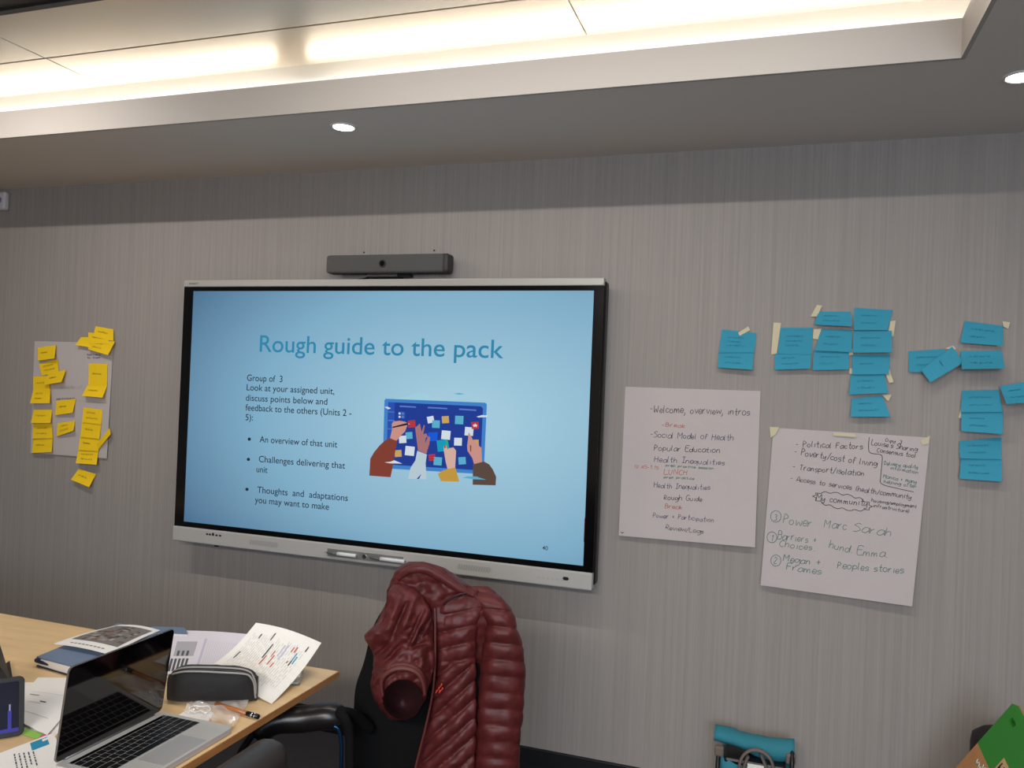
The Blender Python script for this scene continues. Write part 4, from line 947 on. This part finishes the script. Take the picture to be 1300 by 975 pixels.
sl_rel = ridge([(546, 768, 520, 818, 6, .022), (538, 775, 515, 822, 2.6, -.026), (527, 762, 508, 805, 5.5, .020), (517, 765, 498, 808, 2.6, -.022), (508, 758, 488, 806, 5, .014), (548, 778, 524, 824, 2.4, -.018),
                (486, 800, 466, 808, 6, .014), (512, 815, 480, 850, 3, -.016), (508, 826, 482, 858, 6, .012), (546, 826, 545, 876, 4, -.014), (535, 826, 538, 850, 5, .012), (520, 822, 545, 815, 3, -.012), (490, 780, 480, 796, 3, -.012), (500, 812, 474, 836, 3, -.012)])
bd_rel = ridge([(505, 740, 548, 745, 6, .008), (560, 764, 592, 750, 2.5, -.010), (548, 728, 600, 752, 6, .008), (522, 735, 560, 765, 3, -.006), (530, 726, 556, 770, 3, -.007), (546, 745, 556, 775, 5, .008)])
px_loft('body', [(713, 521, 538, -.03, .012), (718, 510, 556, -.02, .03), (727, 501, 573, -.01, .042), (740, 496, 592, 0, .05), (755, 491, 612, 0, .056), (770, 487, 628, 0, .06), (790, 483, 642, 0, .062), (815, 482, 648, -.015, .058), (845, 484, 650, -.03, .052),
                 (868, 500, 650, -.03, .048), (885, 535, 650, -.03, .045), (930, 545, 650, -.03, .045), (980, 540, 650, -.02, .045), (1030, 540, 648, -.02, .04)], M_NYL, jk, n=90, sub=12, relief=bd_rel, nz=.014, seed=2, pw=.85)
def q_front(x, y, th):
    if y < 770: return 0
    if y < 842: p = (y+.22*(x-575))/20.5
    else: p = (y+.85*(x-575))/23.5+.2
    return (.015 if y < 842 else .024)*(abs(math.sin(PI*p))**.42-1)*min(1, (y-768)/12)
px_loft('front_panel', [(752, 566, 600, .035, .008), (765, 556, 612, .04, .022), (782, 553, 610, .045, .028), (810, 552, 606, .045, .034), (845, 552, 604, .045, .036), (875, 549, 605, .045, .036), (905, 544, 605, .045, .036), (940, 535, 605, .045, .036), (980, 527, 604, .045, .034), (1030, 520, 602, .045, .034)],
        M_NYL, jk, n=76, sub=18, quilt=q_front, nz=.006, seed=8, pw=.8)
px_loft('sleeve', [(744, 598, 618, -.01, .008), (752, 597, 630, .005, .022), (762, 601, 641, .02, .034), (776, 608, 651, .03, .045), (795, 616, 657, .035, .05), (820, 613, 664, .035, .052), (850, 609, 667, .035, .052), (890, 606, 666, .035, .05), (930, 604, 662, .035, .05), (980, 602, 659, .03, .048), (1030, 600, 658, .03, .046)],
        M_NYL, jk, n=32, sub=14, quilt=q_h(21, .1, -.10, .015, 635), nz=.006, seed=5, pw=.85)
def hole_fn(f, n, _, V):
    c = sum((V[i] for i in f), Vector())/len(f); d = c-CAM; z = d.dot(_f); x = 650+FPX*d.dot(RV)/z; y = 487.5-FPX*d.dot(UV)/z
    return ((x-511)/25)**2+((y-888)/(25))**2 < 1 and z < DJ-.10
def q_sl(x, y, th):
    p = (y*.9+.55*(x-500))/21+.3; p2 = (y*.4-.9*(x-500))/26
    k = min(1, max(0, (y-765)/30)); return .008*k*((abs(math.sin(PI*p))**.5-1)+.6*(abs(math.sin(PI*p2))**.5-1))
sl = px_loft('sleeve', [(742, 500, 522, .04, .02), (756, 492, 536, .06, .04), (775, 486, 546, .07, .05), (790, 478, 550, .08, .056), (800, 468, 551, .08, .06), (808, 463, 551, .08, .06), (818, 468, 551, .085, .062), (835, 474, 551, .09, .065), (855, 472, 549, .1, .07), (875, 471, 544, .1, .07), (893, 477, 536, .1, .066), (908, 489, 527, .1, .05), (914, 497, 516, .1, .02)],
        M_NYL, jk, n=120, sub=18, quilt=q_sl, relief=sl_rel, nz=.010, seed=11, pw=.9, hole=hole_fn)
# sleeve opening: lining bowl and bound cuff
bowl = []
for k, (s_, dd) in enumerate(((1.12, .168), (1.0, .166), (.9, .15), (.75, .11), (.5, .07), (.15, .05))):
    bowl.append([dp(511+25*s_*math.cos(2*PI*j/28), 888+25*s_*math.sin(2*PI*j/28), DJ-dd-.012*math.sin(2*PI*j/28)*-1) for j in range(28)])
loft('lining', bowl[1:], M_NYLD, jk, caps=(False, True))
cuff = [(486, 884), (484, 868), (488, 858), (500, 850), (516, 849), (530, 855), (537, 868), (539, 883)]
tube('cuff', [dp(x, y, DJ-.172) for x, y in cuff], lambda s: .0075*(.5+.5*math.sin(PI*min(1, max(0, s*1.0+.0)))), M_SEAM, jk, n=8)
tube('cuff', [dp(x, y-5, DJ-.165) for x, y in cuff[2:]], .007, M_NYL, jk, n=8)
# collar: smooth fabric roll along the top, piping of the front edge, orange chest mark
tube('collar', [dp(x, y, DJ-d) for x, y, d in ((505, 735, .045), (520, 724, .05), (541, 722, .05), (562, 733, .048), (585, 748, .05), (602, 756, .05))], lambda s: .016*(.35+.65*math.sin(PI*min(.95, max(.05, s)))), M_NYL, jk, n=12)
tube('zip', [dp(x, y, DJ-d) for x, y, d in ((552, 772, .075), (552.5, 800, .085), (552, 845, .09), (549, 880, .09), (541, 920, .09), (531, 960, .09), (522, 1000, .09))], .0035, M_SEAM, jk, n=8)
tube('seam', [dp(x, y, DJ-d) for x, y, d in ((563, 768, .062), (570, 761, .068), (582, 755, .068), (592, 753, .064))], .003, M_NYLD, jk, n=6)
M_LOGO = mat('orange_embroidery', (206, 66, 44), .6)
for x, y in ((553, 880), (556, 876), (559, 872), (557, 880), (560, 877)):
    tube('chest_mark', [dp(x, y, DJ-.088), dp(x+2.2, y-4, DJ-.089)], .0022, M_LOGO, jk, n=6, k=1)

# ------------------------------------------------------------ teal bag by the wall
M_TEAL = mat('teal_canvas', (44, 122, 138), .8, bump=(30, .4, .004)); M_STRAP = mat('brown_grey_strap', (112, 100, 92), .8)
bg = root('backpack'); tag(bg, 'teal fabric bag with grey brown handles standing against the wall', 'bag')
def wall_loft(name, rows, m, parent, n=24, pw=.6, nz=.0, seed=0):   # rows: (x left, x right, z, y centre, y radius) in metres
    rings = []
    for (xl, xr, z, yc, yr) in rows:
        rg = []
        for j in range(n):
            th = 2*PI*j/n; c, s = math.cos(th), math.sin(th); c = math.copysign(abs(c)**pw, c); s = math.copysign(abs(s)**pw, s)
            x = (xl+xr)/2+(xr-xl)/2*c; y = yc-yr*s; k = noise.noise(Vector((x*16+seed, y*9, z*16)))*nz
            rg.append(Vector((x, y-max(0, s)*k, z+k*.3)))
        rings.append(rg)
    return loft(name, rings, m, parent)
wall_loft('body', [(2.43, 2.68, .003, -.12, .085), (2.42, 2.69, .10, -.12, .095), (2.43, 2.68, .22, -.12, .09), (2.43, 2.67, .27, -.12, .075)], M_TEAL, bg, nz=.03)
# rolled top flap sagging to the right
fl = []
for i in range(17):
    u = i/16; x = 2.413+.272*u; zt_ = .362-.004*u-.010*math.sin(PI*u)*(1 if u > .3 else .4); zb_ = .298+.012*math.cos(PI*u*1.2)-.035*max(0, u-.35)*(1-u)*4
    fl.append([Vector((x, -.13-.045*math.cos(t)*1.0, (zt_+zb_)/2+(zt_-zb_)/2*math.sin(t)+.004*noise.noise(Vector((u*8, t, 0))))) for t in [2*PI*k/14 for k in range(14)]])
loft('top_flap', fl, M_TEAL, bg)
box('interior', (2.45, -.20, .262), (2.66, -.06, .285), M_DARK, bg, bev=.01)
def bpt(x, y, Y=-.2): return wp(x, y, Y)
tube('handle', [bpt(x, y, -.215) for x, y in ((938, 985), (940, 966), (948, 955), (960, 952), (972, 957), (980, 968), (984, 990))], .0105, M_STRAP, bg, n=8, flat=.5)
tube('handle', [bpt(x, y, -.20) for x, y in ((941, 985), (947, 966), (950, 960))], .012, M_STRAP, bg, n=8, flat=.5); tube('handle', [bpt(x, y, -.20) for x, y in ((966, 958), (972, 972), (976, 985))], .012, M_STRAP, bg, n=8, flat=.5)
a, b = bpt(949, 969, -.21), bpt(970, 971, -.21); box('label', (a.x, -.212, a.z-.05), (b.x, -.209, a.z), M_PAPERW, bg); 
for px in (913.5, 1004): P = bpt(px, 951 if px < 950 else 961, -.16); bm = bmesh.new(); abox(bm, (P.x-.016, -.185, P.z-.018), (P.x+.016, -.16, P.z+.018), .006, 2); bm_obj('corner_patch', bm, M_STRAP, bg)
for px in (912, 1005): P = bpt(px, 972, -.15); tube('side_strap', [(P.x, -.16, P.z+.06), (P.x, -.20, P.z), (P.x, -.19, .03)], .008, M_DARK, bg, n=8)

# ------------------------------------------------------------ green and kraft cardboard pack, black bag behind it
M_CARDG = mat('green_card', (48, 128, 44), .6); M_KRAFT = mat('kraft_card', (172, 122, 78), .8, var=(30, .08))
cp = root('cardboard_pack'); tag(cp, 'green and brown cardboard packaging leaning at the lower right corner', 'packaging')
T0 = wp(1285, 893, -.42)
P1 = wp(1241, 943, -.37); e1_ = (P1-T0).normalized()
best = min(((abs(e1_.dot((wp(1302, 925, -.42-k*.002)-T0).normalized())), k) for k in range(60)))
e2_ = (wp(1302, 925, -.42-best[1]*.002)-T0).normalized(); e2_ = (e2_-e1_*e2_.dot(e1_)).normalized(); n_ = e1_.cross(e2_).normalized()
if n_.y > 0: n_ = -n_
gl = (P1-T0).length; LB = .24; LL = (T0.z-.004-LB*abs(e2_.z)-.012)/abs(e1_.z)
def cpt(a, b, o=0.0): return T0+e1_*a+e2_*b+n_*o
def slab(name, a0, a1, b0, b1, o0, o1, m):
    return hexa(name, [cpt(a, b, o0) for a, b in ((a0, b0), (a1, b0), (a1, b1), (a0, b1))], [cpt(a, b, o1) for a, b in ((a0, b0), (a1, b0), (a1, b1), (a0, b1))], m, cp)
ha, hb, hr, hl = .030, .048, .008, .030    # a real hand hole in the green part: plates round it
slab('green_panel', 0, ha-hr, 0, LB, -.02, 0, M_CARDG); slab('green_panel', ha+hr, gl, 0, LB, -.02, 0, M_CARDG)
slab('green_panel', ha-hr, ha+hr, 0, hb-hl/2, -.02, 0, M_CARDG); slab('green_panel', ha-hr, ha+hr, hb+hl/2, LB, -.02, 0, M_CARDG)
slab('kraft_panel', gl, LL, 0, LB, -.02, 0, M_KRAFT)
slab('back_panel', 0, LL, -.004, LB, -.027, -.0203, M_KRAFT)
M_WPR = mat('white_print', (196, 206, 190), .7)
slab('kraft_label', .110, .165, .112, .235, .0002, .001, mat('kraft_label_card', (196, 158, 112), .8))
def bars(a, b, segs, sa, sb, m, r):
    for (x0, y0, x1, y1) in segs: tube('letter', [cpt(a+x0*sa, b+y0*sb, .0016), cpt(a+x1*sa, b+y1*sb, .0016)], r, m, cp, n=5, k=1)
LH = [(0, 0, 1, 0), (0, 1, 1, 1), (.5, 0, .5, 1)]; LE = [(0, 0, 1, 0), (0, 0, 0, 1), (.5, 0, .5, 1), (1, 0, 1, 1)]; LI = [(0, .5, 1, .5)]
for k, g_ in enumerate((LH, LE, LI, LH)): bars(.122, .122+.027*k, g_, .030, .016, M_DARK, .002)
for k in range(4): bars(.185, .075+.016*k, [(0, 0, 1, .5), (1, .5, 0, 1)], .012, .012, M_WPR, .0013)
for k in range(4): bars(gl+.022, .045+.016*k, [(0, 0, 1, .5), (1, .5, 0, 1), (.5, 0, .5, 1)], .014, .012, M_WPR, .0013)
bk = root('bag'); tag(bk, 'black bag just showing behind the green cardboard packaging', 'bag')
pl = wp(1233, 936, -.2)
wall_loft('body', [(pl.x+.004, pl.x+.33, .003, -.2, .10), (pl.x, pl.x+.34, .2, -.2, .105), (pl.x, pl.x+.33, pl.z-.02, -.2, .10), (pl.x+.004, pl.x+.3, pl.z+.012, -.2, .08), (pl.x+.03, pl.x+.27, pl.z+.036, -.2, .05), (pl.x+.06, pl.x+.24, pl.z+.042, -.2, .02)], mat('black_nylon', (26, 24, 25), .6), bk, pw=.75)
# flat print and lettering too small to pick apart
for o in COL.objects:
    if o.type == 'MESH' and o.name.split('.')[0] in ('handwriting', 'slide_text', 'slide_title', 'slide_picture', 'grille_slots', 'print', 'bullet', 'photograph', 'caption', 'logo'): o['kind'] = 'stuff'
